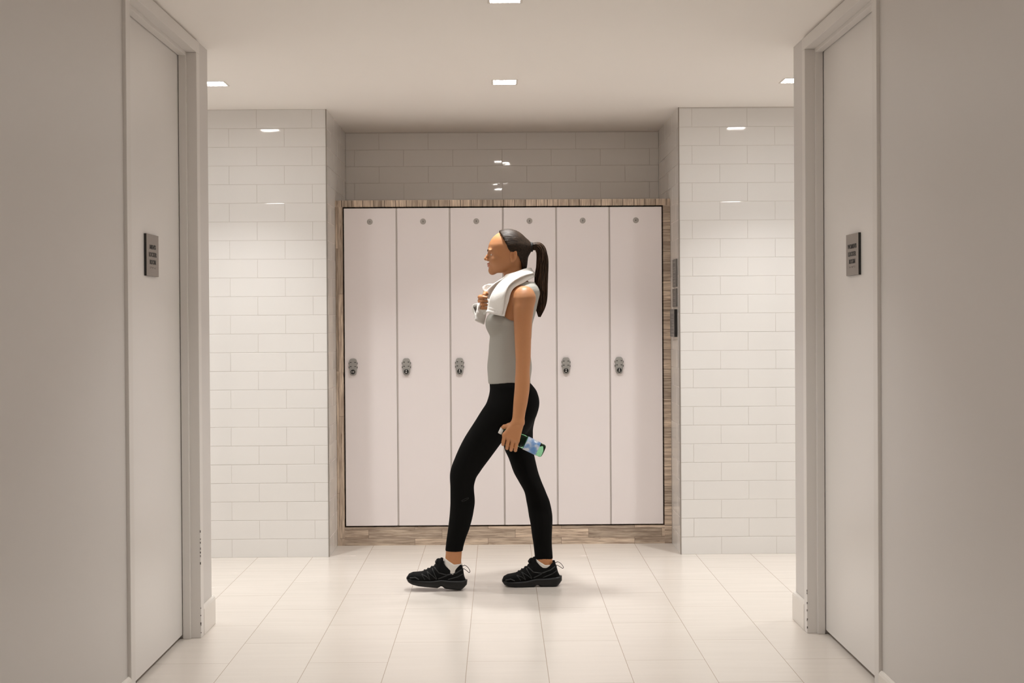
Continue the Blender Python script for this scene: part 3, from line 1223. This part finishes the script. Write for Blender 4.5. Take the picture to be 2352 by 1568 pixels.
lid = [ell((-.0256, 6.2 + s * .0315, 1.5990), (.0136, .0146, .0136)) for s in (-1, 1)]
ear = [ell((.072, 6.2 + s * .0755, 1.592), (.0165, .0085, .030), -.18) for s in (-1, 1)]
concha = [ell((.0715, 6.2 + s * .0855, 1.592), (.0105, .0085, .0205), -.18) for s in (-1, 1)]
tragus = [ell((.0600, 6.2 + s * .0760, 1.5860), (.0050, .0055, .0065)) for s in (-1, 1)]
antihelix = [chain([(.0745, 6.2 + s * .0800, 1.574), (.0770, 6.2 + s * .0815, 1.590), (.0740, 6.2 + s * .0805, 1.604)], [.0026, .0030, .0024]) for s in (-1, 1)]
lobe = [ell((.066, 6.2 + s * .0725, 1.5665), (.008, .006, .008)) for s in (-1, 1)]
mouth_cut = ell((-.056, 6.2, 1.5517), (.008, .021, .0012))


def head(x, y, z):
    d = g_head(x, y, z)
    for g in brow:
        d = smin(d, g(x, y, z), .012)
    for g in cheek:
        d = smin(d, g(x, y, z), .02)
    d = smin(d, chin(x, y, z), .018)
    for g in socket:
        d = smax(d, -g(x, y, z), .010)
    d = smin(d, nose(x, y, z), .010)
    for g in ala:
        d = smin(d, g(x, y, z), .006)
    d = smin(d, lip_u(x, y, z), .006)
    d = smin(d, lip_l(x, y, z), .006)
    d = smax(d, -mouth_cut(x, y, z), .002)
    for l in lid:
        # upper and lower lids: a shell over the eyeball, slit open
        e = l(x, y, z)
        slit = np.abs(z - 1.5985 - .10 * (x + .035)) - .0036
        d = smin(d, smax(e, -slit, .001), .003)
    for g, c, l, t, a in zip(ear, concha, lobe, tragus, antihelix):
        e = smax(g(x, y, z), -c(x, y, z), .003)
        e = smin(e, l(x, y, z), .005)
        e = smin(e, t(x, y, z), .003)
        e = smin(e, a(x, y, z), .003)
        d = smin(d, e, .006)
    return d


# near hand: back of the hand to the viewer, fingers closed round the bottle
NEAR_MCP = [(.0235, 5.9475, .7560), (.0430, 5.9450, .7455), (.0625, 5.9450, .7370), (.0805, 5.9475, .7300)]
NEAR_PIP = [(.0165, 5.9520, .7225), (.0352, 5.9490, .7070), (.0545, 5.9490, .6990), (.0738, 5.9520, .6955)]
NEAR_DIP = [(.0155, 5.9740, .7105), (.0335, 5.9710, .6925), (.0525, 5.9700, .6850), (.0725, 5.9700, .6825)]
NEAR_TIP = [(.0180, 5.9960, .7150), (.0360, 5.9940, .6960), (.0550, 5.9930, .6870), (.0745, 5.9900, .6850)]
near_f = [chain([a, b, c, d], [.0098 - .0006 * (i == 3), .0088, .0079, .0070], .003) for i, (a, b, c, d) in enumerate(zip(NEAR_MCP, NEAR_PIP, NEAR_DIP, NEAR_TIP))]
near_palm = [rcone((.0855 + (i - 1.5) * .007, 5.9555, .812), m, .0165, .0120) for i, m in enumerate(NEAR_MCP)]
near_thumb = chain([(.0700, 5.9600, .806), (.0430, 5.9660, .797), (.0215, 5.9830, .7905), (.0085, 6.0010, .7810)], [.0150, .0120, .0098, .0078], .006)
# far hand: fist round the towel end, fingers across its front
FZ = [1.402, 1.3845, 1.367, 1.350]
far_f = [chain([(-.064, 6.347, z), (-.090, 6.330, z), (-.0945, 6.296, z - .003), (-.078, 6.270, z - .005), (-.060, 6.268, z - .006)], [.0098, .0092, .0085, .0078, .0068], .003) for z in FZ]
far_palm = [rcone((-.040, 6.352, 1.362 + (z - 1.376) * .45), (-.064, 6.347, z), .0170, .0115) for z in FZ]
far_thumb = chain([(-.040, 6.346, 1.385), (-.052, 6.325, 1.412), (-.066, 6.296, 1.418), (-.072, 6.276, 1.411)], [.0130, .0110, .0095, .0078], .006)


def boxed(f, lo, hi, pad=.03):
    """evaluate f only near its box"""
    lo, hi = np.array(lo) - pad, np.array(hi) + pad

    def g(x, y, z):
        m = (x > lo[0]) & (x < hi[0]) & (y > lo[1]) & (y < hi[1]) & (z > lo[2]) & (z < hi[2])
        d = np.full(np.broadcast(x, y, z).shape, .03)
        if m.any():
            d[m] = f(x[m], y[m], z[m])
        return d
    return g


def hand_near(x, y, z):
    d = near_palm[0](x, y, z)
    for g in near_palm[1:]:
        d = smin(d, g(x, y, z), .014)
    d = smin(d, near_thumb(x, y, z), .010)
    e = near_f[0](x, y, z)
    for g in near_f[1:]:
        e = smin(e, g(x, y, z), .0012)
    return smin(d, e, .007)


def hand_far(x, y, z):
    d = far_palm[0](x, y, z)
    for g in far_palm[1:]:
        d = smin(d, g(x, y, z), .012)
    d = smin(d, far_thumb(x, y, z), .010)
    e = far_f[0](x, y, z)
    for g in far_f[1:]:
        e = smin(e, g(x, y, z), .0012)
    return smin(d, e, .007)


b_near = boxed(hand_near, (-.01, 5.925, .665), (.12, 6.02, .84))
b_far = boxed(hand_far, (-.12, 6.24, 1.33), (.0, 6.38, 1.44))
b_head = boxed(head, (-.085, 6.10, 1.49), (.155, 6.30, 1.73))
foot_l = chain([(-.226, 6.150, .12), (-.232, 6.150, .070), (-.345, 6.146, .052)], [.0255, .0265, .024], .02)
foot_r = chain([(.211, 6.236, .12), (.205, 6.235, .062), (.100, 6.230, .042)], [.029, .028, .024], .02)


def arms(x, y, z):
    a = smin(smin(g_arm(x, y, z), g_delt_l(x, y, z), .02), b_near(x, y, z), .012)
    b = smin(smin(g_delt_r(x, y, z), g_upper_r(x, y, z), .02), g_fore_r(x, y, z), .02)
    return a, smin(b, b_far(x, y, z), .012)


def body(x, y, z):
    d = lower(x, y, z)
    d = smin(d, b_head(x, y, z), .014)
    a, b = arms(x, y, z)
    # the free forearm must not weld to the hip
    ka = np.clip((z - 1.27) / .10, .05, 1) * .035
    d = smin(d, a, ka)
    d = smin(d, b, .025)
    return smin(d, np.minimum(foot_l(x, y, z), foot_r(x, y, z)), .02)


woman = thing('person', 'woman walking left in grey tank top and black leggings, white towel round her neck', 'person', (.06, 6.2, 0))


def skin_mats(c):
    m = np.zeros(len(c), int)
    x, y, z = c.T
    lips = (x < -.0405) & (np.abs(y - 6.2) < .021) & (z > 1.5405) & (z < 1.5615) & (np.minimum(lip_u(x, y, z), lip_l(x, y, z)) < .0018)
    m[lips] = 1
    return m


net_object('body', body, (-.39, 5.915, .025), (.275, 6.475, 1.725), .0023, [M['skin'], M['lips']], woman, 1, skin_mats)
for e in EYE:
    mb = MB()
    mb.lathe([(-.0124 * math.cos(t), max(.0002, .0124 * math.sin(t))) for t in np.linspace(0, PI - .46, 18)], e, (-1, 0, 0), 24, cap=False)
    mb.lathe([(-.0124 * math.cos(t), max(.0002, .0124 * math.sin(t))) for t in np.linspace(PI - .46, PI, 8)], e, (-1, 0, 0), 24, 1, cap=False)
    mb.build('eye', [M['eye'], M['iris']], woman)


# ---- clothing
HEM_T = .985


def leggings(x, y, z):
    d = lower(x, y, z) - .0035
    d = smax(d, z - 1.035, .003)
    near_l = x < -.08
    hem = np.where((z < .5) & near_l, .186 - .03 * (x + .22) - z, .128 - z)
    return smax(d, hem, .003)


leg_o = net_object('leggings', leggings, (-.30, 6.00, .10), (.30, 6.40, 1.06), .004, M['legging'], woman, 1)

# small tonal mark on the near calf
mk = MB()
pts = []
for a in np.linspace(0, 2 * PI, 19):
    x, z = -.1650 + .0165 * math.cos(a), .440 + .0042 * math.sin(a) + .0060 * math.cos(a)
    ys = np.linspace(6.04, 6.14, 500)
    d = lower(np.full(500, x), ys, np.full(500, z)) - .0035
    pts.append((x, ys[np.argmax(d < 0)] - .0002, z))
mk.tube(pts, .0008, 5)
mk.build('fabric_mark', M['shoe_over'], leg_o, org=tuple(woman.location))

arm_cut = [ell((.078, 6.2 + s * .175, 1.372), (.100, .088, .098)) for s in (-1, 1)]
neck_cut = ell((.020, 6.2, 1.475), (.105, .080, .085))


def tank(x, y, z):
    d = core(x, y, z) - .0065
    d = smin(d, smin(g_torso(x, y, z), ell((.05, 6.2, 1.06), (.1, .125, .12))(x, y, z), .02) - .006, .01)
    d = smax(d, HEM_T + .004 * np.sin(x * 30) - z, .004)
    d = smax(d, z - 1.468, .003)
    for g in arm_cut:
        d = smax(d, -g(x, y, z), .004)
    return smax(d, -neck_cut(x, y, z), .004)


net_object('tank_top', tank, (-.12, 6.0, .95), (.24, 6.40, 1.48), .0035, M['top'], woman, 1)

# ---- hair: cap drawn back, tie, ponytail
HL = np.array([(1.50, .118), (1.545, .114), (1.572, .104), (1.592, .094), (1.604, .078), (1.612, .056), (1.625, .047), (1.645, .038), (1.668, .026), (1.690, .014), (1.705, .006), (1.73, 0.0)])
bun = ell((.128, 6.2, 1.637), (.034, .034, .028))


def hair(x, y, z):
    d = smin(g_head(x, y, z) - .0095, bun(x, y, z), .03)
    nape = ell((.098, 6.2, 1.555), (.040, .050, .050))
    d = smin(d, nape(x, y, z), .02)
    wob = .0010 * np.sin(y * 420 + z * 130)
    d = smax(d, np.interp(z, HL[:, 0], HL[:, 1]) + wob - x, .006)
    d = d + .0011 * np.sin((y - 6.2) * 700 + (z - 1.6) * 260 + x * 60) * np.cos((z - 1.6) * 500 - y * 90)
    return d


cap_o = net_object('hair', hair, (-.02, 6.08, 1.50), (.20, 6.32, 1.735), .0026, M['hair'], woman, 1)
tie = MB()
pts = [(.1585 + .002 * math.sin(3 * a), 6.2 + .0185 * math.cos(a), 1.6375 + .0185 * math.sin(a)) for a in [2 * PI * i / 24 for i in range(25)]]
tie.tube(pts, .0062, 8)
tie.build('hair_tie', M['band'], cap_o, org=tuple(woman.location))
PT = [(.148, 1.637, .015), (.168, 1.640, .017), (.190, 1.637, .020), (.205, 1.618, .0225), (.212, 1.585, .025), (.2105, 1.545, .0275), (.2060, 1.49, .031), (.2030, 1.43, .0325), (.2010, 1.38, .029), (.1985, 1.335, .020), (.195, 1.300, .006)]


def spline(pts, n):
    a = np.array(pts, float)
    t = np.linspace(0, len(a) - 1, n)
    out = []
    for u in t:
        i = min(int(u), len(a) - 2)
        s = u - i
        p0, p1, p2, p3 = a[max(i - 1, 0)], a[i], a[i + 1], a[min(i + 2, len(a) - 1)]
        out.append(.5 * ((2 * p1) + (-p0 + p2) * s + (2 * p0 - 5 * p1 + 4 * p2 - p3) * s * s + (-p0 + 3 * p1 - 3 * p2 + p3) * s**3))
    return np.array(out)


PS = spline(PT, 42)
pony = MB()
r = random.Random(11)
for k in range(230):
    rad = math.sqrt(r.random()) * (.97 if k > 40 else 1.08)
    ang = r.uniform(0, 2 * PI)
    end = len(PS) - r.choice([0, 0, 1, 2, 4, 7, 10])
    ph, am = r.uniform(0, 6.28), r.uniform(.02, .09)
    q = []
    for i in range(end):
        x, z, w = PS[i]
        j = min(i + 1, len(PS) - 1)
        j0 = max(i - 1, 0)
        tx, tz = PS[j][0] - PS[j0][0], PS[j][1] - PS[j0][1]
        l = math.hypot(tx, tz)
        nx, nz = -tz / l, tx / l
        a = ang + .5 * math.sin(i * .12 + ph)
        rr = rad * (1 + am * math.sin(i * .45 + ph))
        q.append((x + nx * math.cos(a) * w * rr, 6.2 + math.sin(a) * w * rr * 1.12, z + nz * math.cos(a) * w * rr))
    tr = [.0026 * min(1, .4 + i / 8) * (1 if i < end - 8 else max(.18, (end - i) / 8)) for i in range(end)]
    pony.tube(q, tr, 5, cap=False)
pony.build('ponytail', M['pony'], cap_o, org=tuple(woman.location), recalc=False)
# eyebrows
for s in (-1, 1):
    eb = MB()
    pts = []
    for t in np.linspace(0, 1, 9):
        y, z = 6.2 + s * (.012 + .036 * t), 1.6165 + .0065 * math.sin(PI * min(1, t * 1.1) * .75)
        xs = np.linspace(-.075, .02, 400)
        hit = np.argmax(head(xs, np.full(400, y), np.full(400, z)) < 0)
        pts.append((xs[hit] - .0006, y, z))
    eb.tube(pts, [.0016, .0023, .0026, .0026, .0025, .0022, .0018, .0013, .0007], 6)
    eb.build('eyebrow', M['hair'], woman)

# ---- shoes: built toe at -x, heel at +x in local coordinates, then set on each foot
TOP = [(.000, .030), (.006, .044), (.025, .0545), (.045, .058), (.068, .063), (.098, .081), (.125, .099), (.142, .117), (.150, .126), (.160, .124), (.172, .112), (.180, .104), (.197, .0935), (.213, .0905), (.226, .098), (.238, .112), (.248, .120), (.255, .117), (.262, .098), (.270, .066), (.278, .050), (.284, .036)]
WID = [(.000, .022), (.006, .031), (.025, .041), (.060, .0475), (.095, .0475), (.130, .0430), (.165, .0405), (.200, .0400), (.235, .0385), (.255, .032), (.270, .024), (.284, .010)]
BOT = .018


def shoe_tab():
    t = []
    for s in np.linspace(0, .284, 44):
        top = np.interp(s, [p[0] for p in TOP], [p[1] for p in TOP])
        if .150 < s < .256:
            top = .140
        w = np.interp(s, [p[0] for p in WID], [p[1] for p in WID])
        t.append((s, 0.0, (top + BOT) / 2, w, max((top - BOT) / 2, .006)))
    return t


def shoe_half(s, z, ex=2.6):
    top = np.interp(s, [p[0] for p in TOP], [p[1] for p in TOP])
    w = np.interp(s, [p[0] for p in WID], [p[1] for p in WID])
    c, hh = (top + BOT) / 2, (top - BOT) / 2
    v = min(.98, abs(z - c) / hh)
    return w * (1 - v**ex)**(1 / ex)


def make_shoe(parent, side):
    """returns the shoe's root mesh (local coordinates); side = +1 when the viewer-facing side is -y"""
    g = sections(shoe_tab(), 2.6, 'x')
    hole = ell((.2080, 0, .135), (.046, .0310, .075), .08)
    tp = np.array(TOP)
    tongue = ell((.150, 0, .112), (.018, .022, .026), .75)

    def f(x, y, z):
        d = g(x, y, z)
        # narrow towards the top so that the upper leans in over the foot
        d = d + np.clip(z - .05, 0, .1) * .10 * np.clip(np.abs(y) / .03, 0, 1.5)
        d = smin(d, tongue(x, y, z), .012)
        d = smax(d, z - np.interp(x, tp[:, 0], tp[:, 1]) - np.where((x < .165), .03, 0), .004)
        d = smax(d, -hole(x, y, z), .005)
        return smax(d, .016 - z, .003)
    e = bpy.data.objects.new('axis', None)
    up = net_object('shoe', f, (-.01, -.06, .0), (.30, .06, .145), .0024, M['shoe'], e, 2)
    bpy.data.objects.remove(e)
    up.parent = parent
    # sole: rockered midsole with an arch cut and heel bevel
    n = 60
    S = np.linspace(-.002, .288, n)
    v, fc = [], []
    for s in S:
        tz = np.interp(s, [-.002, .02, .06, .12, .16, .20, .25, .288], [.030, .026, .027, .031, .040, .041, .044, .046])
        bz = np.interp(s, [-.002, .010, .030, .060, .150, .158, .166, .174, .182, .190, .262, .275, .288], [.024, .010, .0035, .0, .0, .004, .010, .009, .003, .0, .0, .012, .026])
        w = np.interp(s, [-.002, .006, .025, .060, .095, .130, .165, .200, .240, .262, .278, .288], [.016, .031, .0425, .0495, .0500, .0455, .0405, .0395, .0400, .0365, .026, .012])
        tz = max(tz, bz + .006)
        for (yy, zz) in ((-w * .93, bz), (-w * 1.02, bz + (tz - bz) * .30), (-w * .99, bz + (tz - bz) * .72), (-w * .93, tz), (w * .93, tz), (w * .99, bz + (tz - bz) * .72), (w * 1.02, bz + (tz - bz) * .30), (w * .93, bz)):
            v.append((s, yy, zz))
    for i in range(n - 1):
        for k in range(8):
            k2 = (k + 1) % 8
            fc.append((i * 8 + k, i * 8 + k2, (i + 1) * 8 + k2, (i + 1) * 8 + k))
    fc += [tuple(range(8)), tuple((n - 1) * 8 + k for k in range(8))[::-1]]
    m = MB().add(v, fc, 0, True)
    # lugs
    m.build('sole', M['sole'], up, org=(0, 0, 0))
    # film overlays welded on the sides
    films = {-1: MB(), 1: MB()}

    def strip(pl, wd=.0042):
        for sy in (-1, 1):
            P = []
            for (s0, z0), (s1, z1) in zip(pl[:-1], pl[1:]):
                for t in np.linspace(0, 1, 7):
                    s, z = s0 + (s1 - s0) * t, z0 + (z1 - z0) * t
                    P.append((s, sy * (shoe_half(s, z) - max(0, z - .05) * .1 + .0002), z))
            films[sy].tube(P, wd, 6)
    strip([(.070, .058), (.088, .034)], .0022)
    strip([(.070, .058), (.094, .050), (.112, .036)], .0020)
    strip([(.094, .072), (.110, .040)], .0022)
    strip([(.094, .072), (.122, .056), (.142, .040)], .0020)
    strip([(.116, .088), (.142, .044)], .0024)
    strip([(.126, .094), (.150, .072), (.190, .066)], .0026)
    strip([(.190, .066), (.232, .080), (.254, .096)], .0034)
    strip([(.150, .044), (.190, .064)], .0030)
    strip([(.196, .046), (.240, .062), (.262, .076)], .0024)
    strip([(.016, .034), (.040, .040), (.060, .032)], .0030)
    for ov in films.values():
        ov.build('overlay', M['shoe_over'], up, org=(0, 0, 0))
    lc = MB()
    for i, s in enumerate((.078, .094, .110, .126, .140)):
        zt = np.interp(s, [p[0] for p in TOP], [p[1] for p in TOP])
        lc.tube([(s - .004, -.020, zt - .010), (s, -.010, zt + .001), (s + .002, 0, zt + .0035), (s, .010, zt + .001), (s - .004, .020, zt - .010)], .0026, 6)
    lc.tube([(.138, 0, .122), (.132, -.010, .124), (.128, -.020, .116), (.134, -.026, .104)], .0022, 6)
    lc.tube([(.138, 0, .122), (.130, .010, .123), (.126, .021, .113), (.133, .027, .102)], .0022, 6)
    lc.build('laces', M['lace'], up, org=(0, 0, 0))
    lp = MB()
    lp.tube(spline([(.252, 0, .122), (.258, 0, .110), (.268, .004, .113), (.283, .006, .105), (.296, .002, .088), (.291, -.004, .083), (.276, -.006, .093), (.264, -.004, .098), (.262, 0, .090)], 34), .0016, 6)
    lp.build('heel_loop', M['lace'], up, org=(0, 0, 0))
    return up


shoe_r = make_shoe(woman, 1)
shoe_r.name = 'shoe'
shoe_r.location = Vector((.0085, 6.232, .0005)) - woman.location
shoe_l = copy_tree(shoe_r, woman)
shoe_l.rotation_euler = (0, math.radians(6.5), 0)
shoe_l.location = Vector((-.4500, 6.150, .0335)) - woman.location

# ankle socks: the ankle itself, a little thicker, cut by a line that dips behind the ankle bone
for c, leg, foot, hz in (((.211, 6.2355), g_legr, foot_r, 0), ((-.226, 6.150), g_legl, foot_l, .022)):
    def sk(x, y, z, c=c, leg=leg, foot=foot, hz=hz):
        d = smin(leg(x, y, z), foot(x, y, z), .02) - .0048
        cut = .104 + hz + np.where(x < c[0] + .005, (c[0] + .005 - x) * .62, 0)
        return smax(smax(d, z - cut, .003), .05 + hz - z, .003)
    net_object('sock', sk, (c[0] - .09, c[1] - .06, .03 + hz), (c[0] + .08, c[1] + .06, .175 + hz), .003, M['sock'], woman, 1)

# ------------------------------------------------------------------ towel round the neck
tow = thing('towel', 'white towel hanging round the walking woman\'s neck, one end held in her fist', 'towel', (.06, 6.2, 1.28))
TP = spline([(-.012, 6.066, 1.312), (-.006, 6.064, 1.345), (.006, 6.066, 1.385), (.034, 6.085, 1.432), (.078, 6.112, 1.470), (.118, 6.150, 1.494), (.134, 6.200, 1.502),
             (.118, 6.250, 1.494), (.078, 6.292, 1.474), (.020, 6.330, 1.440), (-.040, 6.325, 1.400), (-.066, 6.312, 1.365), (-.080, 6.300, 1.325), (-.090, 6.292, 1.275)], 74)


def sdf_body_vec(P):
    return np.minimum(body(P[:, 0], P[:, 1], P[:, 2]), 9)


def grad_body(P, e=.004):
    G = np.zeros_like(P)
    for i in range(3):
        d = np.zeros(3)
        d[i] = e
        G[:, i] = sdf_body_vec(P + d) - sdf_body_vec(P - d)
    return G / (np.linalg.norm(G, axis=1, keepdims=True) + 1e-9)


def towel_layer(mb, width, off, thick, u0, u1, wave):
    nu = u1 - u0
    nv = 13
    cl = TP[u0:u1]
    T = np.gradient(cl, axis=0)
    T /= np.linalg.norm(T, axis=1, keepdims=True)
    # outward reference: away from the neck's axis, and up over the shoulders
    axis_pt = np.stack([np.full(nu, .085), np.full(nu, 6.2), cl[:, 2]], 1)
    Nn = cl - axis_pt
    Nn[:, 2] = .05 + .10 * np.clip((cl[:, 2] - 1.40) / .08, 0, 1)
    Nn -= T * (Nn * T).sum(1, keepdims=True)
    Nn /= np.linalg.norm(Nn, axis=1, keepdims=True)
    B = np.cross(T, Nn)
    fu = np.linspace(0, 1, nu)
    # gathered where the fist holds the far end
    wd = width * (1 - .45 * np.exp(-((cl[:, 2] - 1.375) / .035)**2) * (cl[:, 1] > 6.28)) * (1 - .22 * np.exp(-((fu - .47) / .14)**2))
    G = []
    for j in range(nv):
        v = j / (nv - 1) * 2 - 1
        P = cl + B * (v * wd / 2)[:, None] + Nn * (off - .004 * v * v + wave * np.sin(v * 4.0 + fu * 9))[:, None]
        G.append(P)
    G = np.array(G)                      # nv, nu, 3
    flat = G.reshape(-1, 3)
    for _ in range(14):
        d = sdf_body_vec(flat)
        tgt = off * .9 + .003
        mk = d < tgt
        if not mk.any():
            break
        g = grad_body(flat[mk])
        flat[mk] += g * np.clip(tgt - d[mk], 0, .02)[:, None] * .7
    G = flat.reshape(nv, nu, 3)
    for _ in range(2):
        H = G.copy()
        H[1:-1] += .5 * ((G[:-2] + G[2:]) / 2 - G[1:-1])
        G = H
        H = G.copy()
        H[:, 1:-1] += .5 * ((G[:, :-2] + G[:, 2:]) / 2 - G[:, 1:-1])
        G = H
    du = np.gradient(G, axis=1)
    dv = np.gradient(G, axis=0)
    Nrm = np.cross(du, dv)
    Nrm /= np.linalg.norm(Nrm, axis=2, keepdims=True) + 1e-9
    sgn = np.sign((Nrm * Nn[None]).sum(2).mean())
    Nrm *= sgn
    th = thick * (1 + 0 * fu)
    # woven border bands near each end stand a little lower than the pile
    end = np.minimum(np.arange(nu), nu - 1 - np.arange(nu))
    th = th * np.where((end == 3) | (end == 6), .55, 1.0)
    vv = np.linspace(-1, 1, nv)
    prof = np.sqrt(np.clip(1 - np.abs(vv)**6, 0.03, 1))
    out = G + Nrm * (th[None, :, None] * .5 * prof[:, None, None])
    inn = G - Nrm * (th[None, :, None] * .5 * prof[:, None, None])
    ring = np.concatenate([out, inn[::-1]], 0)          # 2nv, nu, 3
    nr = 2 * nv
    V = ring.transpose(1, 0, 2).reshape(-1, 3)
    F = []
    for i in range(nu - 1):
        for k in range(nr):
            k2 = (k + 1) % nr
            F.append((i * nr + k, i * nr + k2, (i + 1) * nr + k2, (i + 1) * nr + k))
    F += [tuple(range(nr))[::-1], tuple((nu - 1) * nr + k for k in range(nr))]
    mb.add(V, F, 0, True)


tl = MB()
towel_layer(tl, .108, .010, .012, 0, 74, .002)
towel_layer(tl, .090, .021, .011, 2, 72, .003)
tl.build('cloth', M['towel'], tow)

# ------------------------------------------------------------------ water bottle in the near hand
A, Bv = Vector((.0007, 5.992, .7737)), Vector((.2047, 5.992, .6730))
axb = (A - Bv).normalized()
bot = thing('water_bottle', 'small green-tinted plastic bottle with white cap and blue label in the woman\'s hand', 'bottle', tuple(Bv))


def glassy(name, col, rough=.04, trans=1.0):
    m, nt, b, N, L = new_mat(name)
    b.inputs['Base Color'].default_value = (*col, 1)
    b.inputs['Roughness'].default_value = rough
    b.inputs['Transmission Weight'].default_value = trans
    b.inputs['IOR'].default_value = 1.2
    return m


M['pet'] = glassy('green_tinted_clear_plastic', (.34, .82, .48))
M['cap'] = simple('white_cap_plastic', (.78, .77, .74), .35)


def label_mat():
    m, nt, b, N, L = new_mat('blue_printed_label')
    tc = N.new('ShaderNodeTexCoord')
    n = N.new('ShaderNodeTexNoise')
    n.inputs['Scale'].default_value = 26
    n.inputs['Detail'].default_value = 2
    L.new(tc.outputs['Object'], n.inputs['Vector'])
    cr = N.new('ShaderNodeValToRGB')
    e = cr.color_ramp.elements
    e[0].position, e[0].color = .40, (.10, .25, .55, 1)
    e[1].position, e[1].color = .60, (.60, .66, .74, 1)
    x = e.new(.5)
    x.color = (.27, .40, .64, 1)
    L.new(n.outputs['Fac'], cr.inputs[0])
    L.new(cr.outputs[0], b.inputs['Base Color'])
    b.inputs['Roughness'].default_value = .3
    return m


M['label'] = label_mat()
prof = [(0.004, .004), (.0, .018), (.001, .026), (.006, .0305), (.014, .0318), (.020, .0305), (.026, .0318), (.030, .0318), (.098, .0318), (.103, .0308), (.110, .0318), (.122, .0305), (.140, .0265), (.158, .0215), (.178, .0165), (.192, .0128), (.208, .0124), (.210, .0155), (.2115, .0155), (.213, .0122), (.226, .0120)]
MB().lathe(prof, Bv, axb, 40).build('bottle_body', M['pet'], bot)
MB().lathe([(.030, .0322), (.0305, .0326), (.0945, .0326), (.095, .0322)], Bv, axb, 40, cap=False).build('label', M['label'], bot)
cp = MB()
cp.lathe([(.2125, .0140), (.2128, .0146), (.2290, .0144), (.2302, .0134)], Bv, axb, 32)
for k in range(28):
    a = 2 * PI * k / 28
    e1 = axb.orthogonal().normalized()
    e2 = axb.cross(e1)
    dr = e1 * math.cos(a) + e2 * math.sin(a)
    cp.tube([Bv + axb * .2145 + dr * .0145, Bv + axb * .2275 + dr * .0144], .0006, 5)
cp.build('cap', M['cap'], bot)
